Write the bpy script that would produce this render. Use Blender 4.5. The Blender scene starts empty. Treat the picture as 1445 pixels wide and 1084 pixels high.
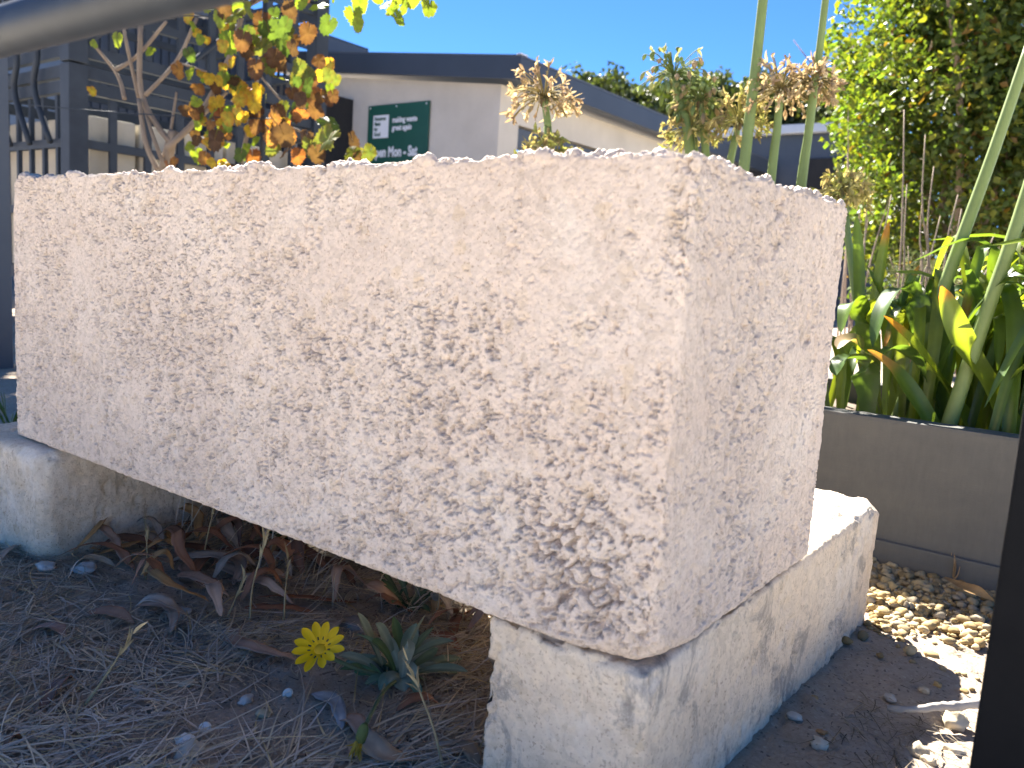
import bpy, math, random
import numpy as np
from mathutils import Vector, Matrix, Euler
rnd = random.Random(7)
RS = np.random.RandomState(11)
sc = bpy.context.scene
COL = sc.collection
PI = math.pi

# ------------------------------------------------------------------ camera
YAW, PITCH, ROLL = -0.6372244, -0.1355481, 0.0648030
CAM = np.array([0.2277, -0.4849, 0.4163]); FPX = 1158.5
_f = np.array([math.sin(YAW)*math.cos(PITCH), math.cos(YAW)*math.cos(PITCH), math.sin(PITCH)])
_r0 = np.array([math.cos(YAW), -math.sin(YAW), 0.0]); _u0 = np.cross(_r0, _f)
_r = math.cos(ROLL)*_r0 + math.sin(ROLL)*_u0
_u = -math.sin(ROLL)*_r0 + math.cos(ROLL)*_u0
cd = bpy.data.cameras.new("camera"); co = bpy.data.objects.new("camera", cd); COL.objects.link(co)
co.matrix_world = Matrix(((_r[0], _u[0], -_f[0], CAM[0]), (_r[1], _u[1], -_f[1], CAM[1]), (_r[2], _u[2], -_f[2], CAM[2]), (0, 0, 0, 1)))
cd.sensor_width = 36.0; cd.lens = 36.0*FPX/1445.0
cd.clip_start = 0.02; cd.clip_end = 2000
cd.dof.use_dof = True; cd.dof.focus_distance = 0.92; cd.dof.aperture_fstop = 9.5
sc.camera = co

# ------------------------------------------------------------------ sky, sun, exposure
SUNV = np.array([-0.85, 0.60, 1.0]); SUNV /= np.linalg.norm(SUNV)
w = bpy.data.worlds.new("World"); sc.world = w; w.use_nodes = True
nt = w.node_tree; bg = nt.nodes["Background"]
sky = nt.nodes.new("ShaderNodeTexSky"); sky.sky_type = 'NISHITA'; sky.sun_disc = False
sky.sun_elevation = math.asin(SUNV[2]); sky.sun_rotation = math.atan2(SUNV[0], SUNV[1])
sky.altitude = 6000; sky.air_density = 0.8; sky.dust_density = 0.0; sky.ozone_density = 4.0
hs = nt.nodes.new("ShaderNodeHueSaturation"); hs.inputs["Saturation"].default_value = 1.15
nt.links.new(sky.outputs[0], hs.inputs["Color"]); nt.links.new(hs.outputs[0], bg.inputs[0]); bg.inputs[1].default_value = 0.055
sl = bpy.data.lights.new("sun", 'SUN'); sl.energy = 5.0; sl.angle = math.radians(0.53); sl.color = (1.0, 0.94, 0.84)
so = bpy.data.objects.new("sun", sl); COL.objects.link(so)
so.rotation_euler = Vector(SUNV).to_track_quat('Z', 'Y').to_euler(); so.location = (-6, 5, 8)
sc.view_settings.view_transform = 'Standard'; sc.view_settings.look = 'None'
sc.view_settings.exposure = 2.65; sc.view_settings.gamma = 1.0
sc.render.engine = 'CYCLES'
sc.cycles.max_bounces = 8; sc.cycles.diffuse_bounces = 5; sc.cycles.transmission_bounces = 4; sc.cycles.glossy_bounces = 3
sc.cycles.use_denoising = True; sc.cycles.use_adaptive_sampling = False

def ray(px, py): return _f + _r*(px-722.5)/FPX - _u*(py-542)/FPX
def onp(px, py, ax, v):
    d = ray(px, py); return CAM + d*((v-CAM[ax])/d[ax])
def dep(px, py, t): return CAM + ray(px, py)*t

# ------------------------------------------------------------------ numpy noise
def _hash(ix, iy, iz, s):
    h = (ix.astype(np.int64)*374761393 + iy.astype(np.int64)*668265263 + iz.astype(np.int64)*2147483647 + s*1274126177) & 0xFFFFFFFF
    h = ((h ^ (h >> 13))*1274126177) & 0xFFFFFFFF
    h = ((h ^ (h >> 16))*2246822519) & 0xFFFFFFFF
    return (h ^ (h >> 15)).astype(np.float64)/4294967296.0
def vnoise(P, s=0):
    i = np.floor(P); f = P-i; f = f*f*(3-2*f); i = i.astype(np.int64); o = 0
    for a in (0, 1):
        for b in (0, 1):
            for c in (0, 1):
                o = o + _hash(i[:, 0]+a, i[:, 1]+b, i[:, 2]+c, s)*(f[:, 0] if a else 1-f[:, 0])*(f[:, 1] if b else 1-f[:, 1])*(f[:, 2] if c else 1-f[:, 2])
    return o
def fbm(P, n=4, s=0):
    o = 0; a = 0.5; t = 0
    for k in range(n):
        o = o + a*vnoise(P*(2.03**k), s+17*k); t += a; a *= 0.5
    return o/t
def worley(P, s=0):
    i = np.floor(P).astype(np.int64); f1 = np.full(len(P), 9.0); f2 = np.full(len(P), 9.0)
    for a in (-1, 0, 1):
        for b in (-1, 0, 1):
            for c in (-1, 0, 1):
                x, y, z = i[:, 0]+a, i[:, 1]+b, i[:, 2]+c
                d = (x+0.1+.8*_hash(x, y, z, s)-P[:, 0])**2 + (y+0.1+.8*_hash(x, y, z, s+1)-P[:, 1])**2 + (z+0.1+.8*_hash(x, y, z, s+2)-P[:, 2])**2
                m = d < f1
                f2 = np.where(m, f1, np.minimum(f2, d)); f1 = np.where(m, d, f1)
    return np.sqrt(f1), np.sqrt(f2)
def sst(a, b, x):
    t = np.clip((x-a)/(b-a), 0, 1); return t*t*(3-2*t)

# ------------------------------------------------------------------ materials
def mat_new(name):
    m = bpy.data.materials.new(name); m.use_nodes = True
    n = m.node_tree; b = n.nodes["Principled BSDF"]; return m, n, b
def N(n, t, **kw):
    x = n.nodes.new(t)
    for k, v in kw.items(): setattr(x, k, v)
    return x
def rgba(c): return (c[0], c[1], c[2], 1.0)
def noise(n, scale, detail=6, rough=.6, vec=None, dist=0.0):
    x = N(n, "ShaderNodeTexNoise"); x.inputs["Scale"].default_value = scale; x.inputs["Detail"].default_value = detail
    x.inputs["Roughness"].default_value = rough; x.inputs["Distortion"].default_value = dist
    if vec is not None: n.links.new(vec, x.inputs["Vector"])
    return x.outputs[0]
def ramp(n, src, stops):
    x = N(n, "ShaderNodeValToRGB"); e = x.color_ramp.elements
    while len(e) < len(stops): e.new(0.5)
    for el, (p, c) in zip(e, stops):
        el.position = p; el.color = rgba(c) if not np.isscalar(c) else (c, c, c, 1)
    n.links.new(src, x.inputs[0]); return x.outputs[0]
def mixc(n, fac, a, b, mode='MIX'):
    x = N(n, "ShaderNodeMix", data_type='RGBA', blend_type=mode)
    for sock, v in ((x.inputs[0], fac), (x.inputs[6], a), (x.inputs[7], b)):
        if isinstance(v, bpy.types.NodeSocket): n.links.new(v, sock)
        elif np.isscalar(v): sock.default_value = v
        else: sock.default_value = rgba(v)
    return x.outputs[2]
def objvec(n, scale=(1, 1, 1), rot=(0, 0, 0)):
    t = N(n, "ShaderNodeTexCoord"); m = N(n, "ShaderNodeMapping"); m.inputs["Scale"].default_value = scale; m.inputs["Rotation"].default_value = rot
    n.links.new(t.outputs["Object"], m.inputs[0]); return m.outputs[0]
def bump(n, b, h, strength=.5, dist=.01):
    x = N(n, "ShaderNodeBump"); x.inputs["Strength"].default_value = strength; x.inputs["Distance"].default_value = dist
    n.links.new(h, x.inputs["Height"]); n.links.new(x.outputs[0], b.inputs["Normal"])
def simple(name, c1, c2=None, scale=8, rough=.8, bs=0.0, bd=.004, bscale=60, metallic=0, spec=.5, sc3=(1, 1, 1)):
    m, n, b = mat_new(name)
    v = objvec(n, sc3)
    if c2 is None: c2 = tuple(x*.8 for x in c1)
    c = ramp(n, noise(n, scale, 6, .62, v), [(.3, c1), (.7, c2)])
    n.links.new(c, b.inputs["Base Color"])
    b.inputs["Roughness"].default_value = rough; b.inputs["Metallic"].default_value = metallic
    b.inputs["Specular IOR Level"].default_value = spec
    if bs > 0: bump(n, b, noise(n, bscale, 5, .6, v), bs, bd)
    return m
def foliage(name, rough=.45, trans=.35, tint=(1.25, 1.15, .55), spec=.5, vary=.25):
    m, n, b = mat_new(name)
    a = N(n, "ShaderNodeAttribute", attribute_name="Col")
    v = objvec(n)
    k = ramp(n, noise(n, 30, 4, .6, v), [(.3, 1-vary), (.7, 1+vary*.6)])
    c = mixc(n, 1.0, a.outputs[0], k, 'MULTIPLY')
    n.links.new(c, b.inputs["Base Color"]); b.inputs["Roughness"].default_value = rough
    b.inputs["Specular IOR Level"].default_value = spec
    if trans > 0:
        t = N(n, "ShaderNodeBsdfTranslucent"); n.links.new(mixc(n, 1.0, c, tint, 'MULTIPLY'), t.inputs[0])
        mx = N(n, "ShaderNodeMixShader"); mx.inputs[0].default_value = trans
        out = n.nodes["Material Output"]
        n.links.new(b.outputs[0], mx.inputs[1]); n.links.new(t.outputs[0], mx.inputs[2]); n.links.new(mx.outputs[0], out.inputs[0])
    return m

# ------------------------------------------------------------------ objects
WL = {}
def props(o, label, cat, group, kind):
    if label: o["label"] = label
    if cat: o["category"] = cat
    if group: o["group"] = group
    if kind or cat: o["kind"] = kind or "thing"
def thing(name, label, cat, loc=(0, 0, 0), group=None):
    o = bpy.data.objects.new(name, None); COL.objects.link(o); o.empty_display_size = .05
    o.location = loc; WL[o] = np.array(loc, float); props(o, label, cat, group, None); return o
def mesh_np(name, V, F, mat, smooth=False, col=None):
    V = np.asarray(V, np.float32); me = bpy.data.meshes.new(name)
    if isinstance(F, np.ndarray):
        nf, k = F.shape
        me.vertices.add(len(V)); me.vertices.foreach_set("co", V.ravel())
        me.loops.add(nf*k); me.loops.foreach_set("vertex_index", F.astype(np.int32).ravel())
        me.polygons.add(nf); me.polygons.foreach_set("loop_start", np.arange(0, nf*k, k, dtype=np.int32))
        me.update(calc_edges=True)
    else:
        me.from_pydata([tuple(map(float, v)) for v in V], [], F); me.update()
    if smooth: me.polygons.foreach_set("use_smooth", [True]*len(me.polygons))
    if col is not None:
        a = me.color_attributes.new("Col", 'FLOAT_COLOR', 'POINT'); c = np.asarray(col, np.float32)
        if c.ndim == 1: c = np.repeat(c[None], len(V), 0)
        if c.shape[1] == 3: c = np.concatenate([c, np.ones((len(c), 1), np.float32)], 1)
        a.data.foreach_set("color", c.ravel())
    if mat: me.materials.append(mat)
    return me
def link(name, me, loc, parent=None, rot=None, scale=None, label=None, cat=None, group=None, kind=None):
    o = bpy.data.objects.new(name, me); COL.objects.link(o)
    pl = WL[parent] if parent is not None else np.zeros(3)
    o.location = np.array(loc, float)-pl; WL[o] = np.array(loc, float)
    if parent is not None: o.parent = parent
    if rot is not None: o.rotation_euler = rot
    if scale is not None: o.scale = scale if not np.isscalar(scale) else (scale,)*3
    props(o, label, cat, group, kind); return o
def mk(name, V, F, mat, parent=None, smooth=False, col=None, org=None, **kw):
    V = np.asarray(V, float)
    if org is None: org = WL[parent] if parent is not None else np.array([V[:, 0].mean(), V[:, 1].mean(), V[:, 2].min()])
    return link(name, mesh_np(name, V-np.asarray(org), F, mat, smooth, col), org, parent, **kw)
class MB:
    def __init__(s): s.V = []; s.F = []; s.C = []; s.n = 0
    def add(s, V, F, c=None):
        V = np.asarray(V, float); s.F += [tuple(int(i)+s.n for i in f) for f in F]; s.V.append(V); s.n += len(V)
        if c is not None:
            c = np.asarray(c, float); s.C.append(np.repeat(c[None], len(V), 0) if c.ndim == 1 else c)
    def build(s, name, mat, parent=None, smooth=False, **kw):
        return mk(name, np.concatenate(s.V), s.F, mat, parent, smooth, np.concatenate(s.C) if s.C else None, **kw)
BF = [(0, 3, 2, 1), (4, 5, 6, 7), (0, 1, 5, 4), (1, 2, 6, 5), (2, 3, 7, 6), (3, 0, 4, 7)]
def boxv(x0, x1, y0, y1, z0, z1):
    return np.array([(x0, y0, z0), (x1, y0, z0), (x1, y1, z0), (x0, y1, z0), (x0, y0, z1), (x1, y0, z1), (x1, y1, z1), (x0, y1, z1)], float)
def bevel_box(x0, x1, y0, y1, z0, z1, r=.004):
    # box with chamfered edges (24 vertices)
    import bmesh
    bm = bmesh.new(); v = [bm.verts.new(p) for p in boxv(x0, x1, y0, y1, z0, z1)]
    for f in BF: bm.faces.new([v[i] for i in f])
    bmesh.ops.bevel(bm, geom=bm.edges[:], offset=r, segments=2, affect='EDGES', profile=.7)
    bm.verts.index_update(); V = np.array([x.co[:] for x in bm.verts]); F = [[q.index for q in f.verts] for f in bm.faces]; bm.free(); return V, F
def frame_of(d):
    d = d/(np.linalg.norm(d)+1e-12); a = np.array([0, 0, 1.]) if abs(d[2]) < .9 else np.array([1., 0, 0])
    u = np.cross(a, d); u /= np.linalg.norm(u); return u, np.cross(d, u)
def tube(pts, rad, n=6, cap=True):
    pts = np.asarray(pts, float); k = len(pts); rad = np.full(k, rad) if np.isscalar(rad) else np.asarray(rad)
    V = []; F = []; T = np.gradient(pts, axis=0); u, v = frame_of(T[0])
    for i in range(k):
        t = T[i]/(np.linalg.norm(T[i])+1e-12); u = u-t*np.dot(u, t); u /= np.linalg.norm(u)+1e-12; v = np.cross(t, u)
        for j in range(n):
            a = 2*PI*j/n; V.append(pts[i]+rad[i]*(math.cos(a)*u+math.sin(a)*v))
    for i in range(k-1):
        for j in range(n): F.append((i*n+j, i*n+(j+1) % n, (i+1)*n+(j+1) % n, (i+1)*n+j))
    if cap: F.append(tuple(range(n-1, -1, -1))); F.append(tuple((k-1)*n+j for j in range(n)))
    return np.array(V), F
def bez(a, b, c, n):
    t = np.linspace(0, 1, n)[:, None]; a, b, c = map(lambda q: np.asarray(q, float), (a, b, c))
    return (1-t)**2*a + 2*t*(1-t)*b + t*t*c
def crv(pts, n):
    # Catmull-Rom through points
    p = [np.asarray(q, float) for q in pts]; p = [2*p[0]-p[1]]+p+[2*p[-1]-p[-2]]; m = len(p)-3; o = []
    for s in np.linspace(0, m-1e-6, n):
        i = int(s); t = s-i; a, b, c, d = p[i:i+4]
        o.append(.5*((2*b)+(c-a)*t+(2*a-5*b+4*c-d)*t*t+(3*b-a-3*c+d)*t**3))
    return np.array(o)
def ribbon(pts, wid, up, fold=.25, twist=0.0, thick=0.0):
    """leaf blade along pts; wid = half widths; V-shaped cross-section of 3 vertices (5 columns when thick > 0)"""
    pts = np.asarray(pts, float); k = len(pts); T = np.gradient(pts, axis=0); V = []; up = np.asarray(up, float)
    for i in range(k):
        t = T[i]/(np.linalg.norm(T[i])+1e-12); s = np.cross(t, up); ln = np.linalg.norm(s)
        s = s/ln if ln > 1e-6 else frame_of(t)[0]
        nn = np.cross(s, t); a = twist*i/(k-1); s, nn = math.cos(a)*s+math.sin(a)*nn, math.cos(a)*nn-math.sin(a)*s
        V += [pts[i]-s*wid[i]+nn*wid[i]*fold, pts[i]-s*wid[i]*.5+nn*wid[i]*fold*.35, pts[i], pts[i]+s*wid[i]*.5+nn*wid[i]*fold*.35, pts[i]+s*wid[i]+nn*wid[i]*fold]
    F = [(5*i+j, 5*i+j+1, 5*i+j+6, 5*i+j+5) for i in range(k-1) for j in range(4)]
    return np.array(V), F

# ================================================================== MATERIALS
def limestone(name, ca, cb, cc, ochre, grey=None, white=None, greys=(.62, .72), gsc=(9, 9, 4)):
    m, n, b = mat_new(name); v = objvec(n)
    c = ramp(n, noise(n, 7, 8, .65, v, .4), [(.22, ca), (.5, cb), (.80, cc)])
    # individual grains of slightly different stone
    vo = N(n, "ShaderNodeTexVoronoi"); vo.inputs["Scale"].default_value = 150; n.links.new(v, vo.inputs["Vector"])
    sx = N(n, "ShaderNodeSeparateColor"); n.links.new(vo.outputs["Color"], sx.inputs[0])
    g = ramp(n, sx.outputs[0], [(.0, (.80, .79, .77)), (.35, (.97, .97, .97)), (.8, (1.02, 1.01, 1.0)), (1, (1.07, 1.05, 1.02))])
    c = mixc(n, .75, c, g, 'MULTIPLY')
    vo2 = N(n, "ShaderNodeTexVoronoi"); vo2.inputs["Scale"].default_value = 95; n.links.new(v, vo2.inputs["Vector"])
    s2 = N(n, "ShaderNodeSeparateColor"); n.links.new(vo2.outputs["Color"], s2.inputs[0])
    of = ramp(n, s2.outputs[1], [(.965, 0.0), (.995, .35)])
    c = mixc(n, of, c, ochre)
    # fine mottling
    c = mixc(n, .5, c, ramp(n, noise(n, 190, 4, .7, v), [(.34, (.80, .77, .73)), (.55, (1, 1, 1)), (.75, (1.06, 1.05, 1.04))]), 'MULTIPLY')
    # rusty brown specks left in the face
    sp = ramp(n, noise(n, 95, 5, .75, v, .3), [(.61, 0.0), (.69, .55)])
    c = mixc(n, sp, c, (.38, .28, .20))
    msk = ramp(n, noise(n, 11, 5, .65, v), [(.30, .35), (.66, 1.0)])
    fs = ramp(n, noise(n, 330, 2, .5, v), [(.60, 0.0), (.66, .7)]); ff = N(n, "ShaderNodeMath", operation='MULTIPLY'); n.links.new(fs, ff.inputs[0]); n.links.new(msk, ff.inputs[1])
    c = mixc(n, ff.outputs[0], c, (.33, .245, .18))
    vs = ramp(n, noise(n, 200, 3, .6, objvec(n, (1, 1, .28))), [(.62, 0.0), (.69, .7)]); ms2 = ramp(n, noise(n, 14, 4, .6, objvec(n, (1, 1, .5))), [(.48, 0.0), (.62, 1.0)])
    fv = N(n, "ShaderNodeMath", operation='MULTIPLY'); n.links.new(vs, fv.inputs[0]); n.links.new(ms2, fv.inputs[1]); c = mixc(n, fv.outputs[0], c, (.36, .26, .19))
    if white is not None:
        wf = ramp(n, noise(n, 4.5, 6, .7, objvec(n, (1, 1, 1.3)), .5), [(.56, 0.0), (.70, .6)]); c = mixc(n, wf, c, white)
    if grey is not None:
        vg = objvec(n, gsc)
        gf = ramp(n, noise(n, 1.0, 9, .74, vg, .6), [(greys[0], 0.0), (greys[1], .72)]); c = mixc(n, gf, c, grey)
    n.links.new(c, b.inputs["Base Color"]); b.inputs["Roughness"].default_value = .93; b.inputs["Specular IOR Level"].default_value = .2
    bump(n, b, noise(n, 420, 5, .7, v), .55, .0016)
    return m
M_BLOCK = limestone("limestone_block", (.605, .505, .432), (.66, .566, .492), (.705, .622, .55), (.60, .47, .31), white=(.73, .67, .605))
M_SLEEP = limestone("limestone_footing", (.63, .52, .40), (.70, .60, .475), (.76, .68, .56), (.60, .45, .27), grey=(.24, .225, .21), white=(.78, .74, .67), greys=(.54, .62), gsc=(24, 16, 14))
M_SLEEP2 = limestone("limestone_footing_weathered", (.58, .48, .36), (.64, .55, .43), (.72, .65, .55), (.5, .36, .21), grey=(.30, .22, .15), white=(.80, .79, .76), greys=(.66, .74), gsc=(7, 7, 7))
# ground
def ground_mat():
    m, n, b = mat_new("dirt"); v = objvec(n)
    c = ramp(n, noise(n, 3.2, 8, .65, v, .5), [(.3, (.30, .24, .185)), (.5, (.41, .34, .27)), (.72, (.51, .43, .345))])
    c = mixc(n, .8, c, ramp(n, noise(n, 160, 5, .75, v), [(.3, (.72, .70, .68)), (.55, (1, 1, 1)), (.8, (1.2, 1.17, 1.13))]), 'MULTIPLY')
    vo = N(n, "ShaderNodeTexVoronoi"); vo.inputs["Scale"].default_value = 420; n.links.new(v, vo.inputs["Vector"])
    s2 = N(n, "ShaderNodeSeparateColor"); n.links.new(vo.outputs["Color"], s2.inputs[0])
    c = mixc(n, ramp(n, s2.outputs[0], [(.975, 0.0), (.985, .6)]), c, (.50, .45, .37))
    c = mixc(n, ramp(n, s2.outputs[1], [(.95, 0.0), (.97, .6)]), c, (.09, .07, .055))
    # pale ground added out of view, in front and at right, to bounce sunlight
    tc = N(n, "ShaderNodeTexCoord"); sp = N(n, "ShaderNodeSeparateXYZ"); n.links.new(tc.outputs["Object"], sp.inputs[0])
    mr = N(n, "ShaderNodeMapRange"); mr.inputs[1].default_value = -0.27; mr.inputs[2].default_value = -0.36; n.links.new(sp.outputs[1], mr.inputs[0])
    mr2 = N(n, "ShaderNodeMapRange"); mr2.inputs[1].default_value = -2.1; mr2.inputs[2].default_value = -1.9; n.links.new(sp.outputs[1], mr2.inputs[0])
    mm = N(n, "ShaderNodeMath", operation='MULTIPLY'); n.links.new(mr.outputs[0], mm.inputs[0]); n.links.new(mr2.outputs[0], mm.inputs[1])
    mr3 = N(n, "ShaderNodeMapRange"); mr3.inputs[1].default_value = .24; mr3.inputs[2].default_value = .31; n.links.new(sp.outputs[0], mr3.inputs[0])
    m3 = N(n, "ShaderNodeMath", operation='MULTIPLY'); n.links.new(mr3.outputs[0], m3.inputs[0]); n.links.new(mr2.outputs[0], m3.inputs[1])
    mx = N(n, "ShaderNodeMath", operation='MAXIMUM'); n.links.new(mm.outputs[0], mx.inputs[0]); n.links.new(m3.outputs[0], mx.inputs[1])
    c = mixc(n, mx.outputs[0], c, ramp(n, noise(n, 6, 8, .65, v), [(.3, (.68, .61, .51)), (.7, (.76, .70, .60))]))
    n.links.new(c, b.inputs["Base Color"]); b.inputs["Roughness"].default_value = .95; b.inputs["Specular IOR Level"].default_value = .15
    bump(n, b, noise(n, 260, 6, .75, v), .9, .004); return m
M_DIRT = ground_mat()
M_SOIL = simple("planter_soil", (.10, .07, .05), (.16, .12, .09), 40, .95, .6)
def planter_mat():
    m, n, b = mat_new("planter_concrete"); v = objvec(n, (1, 1, 3))
    c = ramp(n, noise(n, 3.0, 8, .65, v, .3), [(.3, (.088, .089, .086)), (.52, (.105, .105, .098)), (.72, (.128, .125, .11))])
    c = mixc(n, .5, c, ramp(n, noise(n, 120, 5, .7, objvec(n, (1, 1, .25))), [(.3, (.8, .8, .8)), (.7, (1.1, 1.1, 1.1))]), 'MULTIPLY')
    c = mixc(n, ramp(n, noise(n, 2.0, 6, .6, objvec(n, (.6, 1, 7))), [(.60, 0.0), (.72, .35)]), c, (.17, .14, .08))
    n.links.new(c, b.inputs["Base Color"]); b.inputs["Roughness"].default_value = .85
    bump(n, b, noise(n, 180, 5, .7, v), .3, .002); return m
M_PLANTER = planter_mat()
M_BLACK = simple("black_powder_coat", (.004, .0045, .006), (.006, .0065, .008), 60, .7, .15, .0006, 500, spec=.15)
M_RAIL = simple("dark_grey_powder_coat", (.016, .021, .030), (.026, .032, .043), 50, .5, .12, .0006, 500, spec=.25)
M_RENDER = simple("bagged_wall_render", (.66, .61, .54), (.53, .49, .43), 1.6, .9, .35, .01, 22, spec=.2)
M_NAVY = simple("dark_blue_steel", (.028, .038, .055), (.036, .048, .068), 3, .45, 0)
M_NAVY2 = simple("blue_grey_steel", (.055, .07, .095), (.07, .085, .11), 3, .5, 0)
M_GALV = simple("pale_gutter_paint", (.55, .57, .60), (.62, .64, .66), 5, .5)
M_GREEN = simple("green_sign_paint", (.006, .075, .052), (.008, .088, .06), 6, .4)
M_WHITE = simple("white_sign_paint", (.75, .78, .82), (.80, .82, .85), 5, .5)
M_TIMBER = simple("orange_timber", (.36, .16, .06), (.45, .22, .09), 12, .7, .3, .004, 40, sc3=(1, .15, 1))
M_DARK = simple("dark_interior", (.02, .02, .022), (.03, .03, .03), 5, .9)
M_CAGE = simple("grey_blue_cage_steel", (.028, .037, .052), (.042, .054, .072), 9, .6, .2, .002, 120, spec=.2)
M_SLAB = simple("pale_stone_slab", (.52, .48, .40), (.40, .37, .31), 4, .9, .4, .006, 40)
M_BARK = simple("vine_bark", (.20, .15, .11), (.30, .24, .18), 30, .9, .6, .003, 150, sc3=(1, 1, .3))
M_TRUNK = simple("shrub_bark", (.22, .16, .12), (.32, .25, .19), 20, .9, .5, .004, 60, sc3=(1, 1, .3))
M_STRAP = foliage("strap_leaf", .36, .5, (1.5, 1.35, .35), .5, .15)
M_STALK = foliage("flower_stalk", .5, .06, (1.1, 1.1, .6), .4, .12)
M_HEAD = foliage("seed_head", .8, .38, (1.2, 1.1, .8), .2, .3)
M_VINE = foliage("vine_leaf", .55, .45, (1.5, 1.4, .5), .3, .35)
M_SHRUB = foliage("shrub_leaf", .45, .42, (1.7, 1.6, .35), .28, .25)
M_FAR = foliage("far_leaf", .5, .28, (1.4, 1.3, .4), .4, .25)
M_DRY = foliage("dry_leaf", .65, .12, (1.2, 1.0, .7), .35, .35)
M_STRAW = foliage("straw", .75, .2, (1.2, 1.1, .8), .25, .3)
M_GAZ = foliage("gazania_leaf", .7, .12, (1.1, 1.1, .7), .25, .22)
M_PETAL = foliage("gazania_petal", .5, .35, (1.2, 1.0, .2), .3, .12)
M_STONE = foliage("pebble", .85, 0, spec=.25, vary=.25)
M_SHELL = simple("snail_shell", (.72, .70, .67), (.60, .57, .54), 150, .5)
M_STICK = simple("weathered_wood", (.30, .27, .24), (.40, .37, .33), 25, .9, .7, .002, 160, sc3=(.2, 1, 1))

# ================================================================== GROUND
def gh(x, y):
    x = np.asarray(x, float); y = np.asarray(y, float)
    P = np.stack([x.ravel(), y.ravel(), np.zeros(x.size)], 1)
    h = .012*(fbm(P*6.0, 3, 5)-.5) + .006*(fbm(P*28.0, 3, 9)-.5)
    h = h.reshape(x.shape) - .018*sst(.15, .6, y)*sst(-.3, .0, x)
    far = np.clip((np.hypot(x+.3, y)-2.0)/3.0, 0, 1)
    return h*(1-far)
def gz(x, y): return float(gh(np.array([x]), np.array([y]))[0])
def axis(a, b, step, out):
    c = list(np.arange(a, b, step)); lo = []; hi = []; d = step; p = a
    while p > -out: d *= 1.22; p -= d; lo.append(p)
    d = step; p = c[-1]
    while p < out: d *= 1.22; p += d; hi.append(p)
    return np.array(lo[::-1]+c+hi)
gx = axis(-1.4, .5, .0065, 400); gy = axis(-.35, 1.0, .0065, 400)
X, Y = np.meshgrid(gx, gy, indexing='ij'); Z = gh(X, Y)
near = (X > -1.6) & (X < .65) & (Y > -.5) & (Y < 1.1)
Pn = np.stack([X[near], Y[near], 0*X[near]], 1)
Z[near] += .0035*(fbm(Pn*120, 3, 3)-.5)*2 + .004*np.maximum(0, fbm(Pn*60, 2, 31)-.58)*4
nx, ny = len(gx), len(gy); idx = np.arange(nx*ny).reshape(nx, ny)
GF = np.stack([idx[:-1, :-1], idx[1:, :-1], idx[1:, 1:], idx[:-1, 1:]], -1).reshape(-1, 4)
link("ground", mesh_np("ground", np.stack([X, Y, Z], -1).reshape(-1, 3), GF, M_DIRT, True), (0, 0, 0), kind="structure")

# ================================================================== LIMESTONE BLOCKS
def grid_box(xs, ys, zs, hidden=1):
    """box skin; faces nobody sees (back, left, bottom) are sampled every `hidden` steps"""
    V = []; F = []; n = 0
    def face(A, B, fn, flip):
        nonlocal n
        a, b = np.meshgrid(A, B, indexing='ij'); V.append(fn(a, b).reshape(-1, 3)); i = np.arange(a.size).reshape(a.shape)+n; n += a.size
        q = np.stack([i[:-1, :-1], i[1:, :-1], i[1:, 1:], i[:-1, 1:]], -1).reshape(-1, 4)
        F.append(q[:, ::-1] if flip else q)
    st = lambda a, b, c: np.stack(np.broadcast_arrays(a, b, c), -1)
    th = lambda A: A if hidden == 1 else np.unique(np.concatenate([A[::hidden], A[-1:]]))
    face(xs, zs, lambda a, b: st(a, ys[0], b), False); face(th(xs), th(zs), lambda a, b: st(a, ys[-1], b), True)
    face(th(ys), th(zs), lambda a, b: st(xs[0], a, b), True); face(ys, zs, lambda a, b: st(xs[-1], a, b), False)
    face(xs, np.unique(np.concatenate([ys[:4], th(ys)])) if hidden > 1 else ys, lambda a, b: st(a, b, zs[0]), True); face(xs, ys, lambda a, b: st(a, b, zs[-1]), False)
    V = np.concatenate(V); F = np.concatenate(F)
    k = np.round(V*1e5).astype(np.int64)+200000; key = (k[:, 0]*1000003+k[:, 1])*1000003+k[:, 2]
    _, first, inv = np.unique(key, return_index=True, return_inverse=True)
    return V[first], inv.reshape(-1)[F]
def rounded(V, lo, hi, r):
    r = r[:, None]; inner = np.clip(V, lo+r, hi-r); d = V-inner; ln = np.linalg.norm(d, axis=1, keepdims=True); nrm = d/np.maximum(ln, 1e-9)
    return inner+nrm*r, nrm
BX0, BX1, BY0, BY1, BZ0, BZ1 = -.975, 0.0, 0.0, .346, .150, .500
def graded(a, b, s0, s1):
    n = int(2*abs(b-a)/(s0+s1)); t = np.linspace(0, 1, n); # spacing s0 at a -> s1 at b
    u = (s0*t+(s1-s0)*t*t/2)/(s0+(s1-s0)/2); return a+(b-a)*u
xs = graded(BX0, BX1, .0017, .00092); zs = np.linspace(BZ0, BZ1, 366)
ys = np.concatenate([np.linspace(BY0, .04, 36)[:-1], np.linspace(.04, BY1, 175)])
V, F = grid_box(xs, ys, zs, 5)
lo = np.array([BX0, BY0, BZ0]); hi = np.array([BX1, BY1, BZ1])
cornerd = np.linalg.norm((V-np.array([0, 0, BZ0]))*np.array([1, 1, .8]), axis=1)
rr = .0045+.020*np.exp(-(cornerd/.045)**2) + .010*np.exp(-(np.linalg.norm(V-np.array([BX0, 0, BZ1]), axis=1)/.035)**2) + .004*fbm(V*30, 2, 71) + .005*(fbm(V*140, 2, 73)-.4) - .0025*sst(.47, .5, V[:, 2])
P, nn = rounded(V, lo, hi, rr)
wf = np.clip(-nn[:, 1], 0, 1); wr = np.clip(nn[:, 0], 0, 1); wt = np.clip(nn[:, 2], 0, 1)
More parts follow.
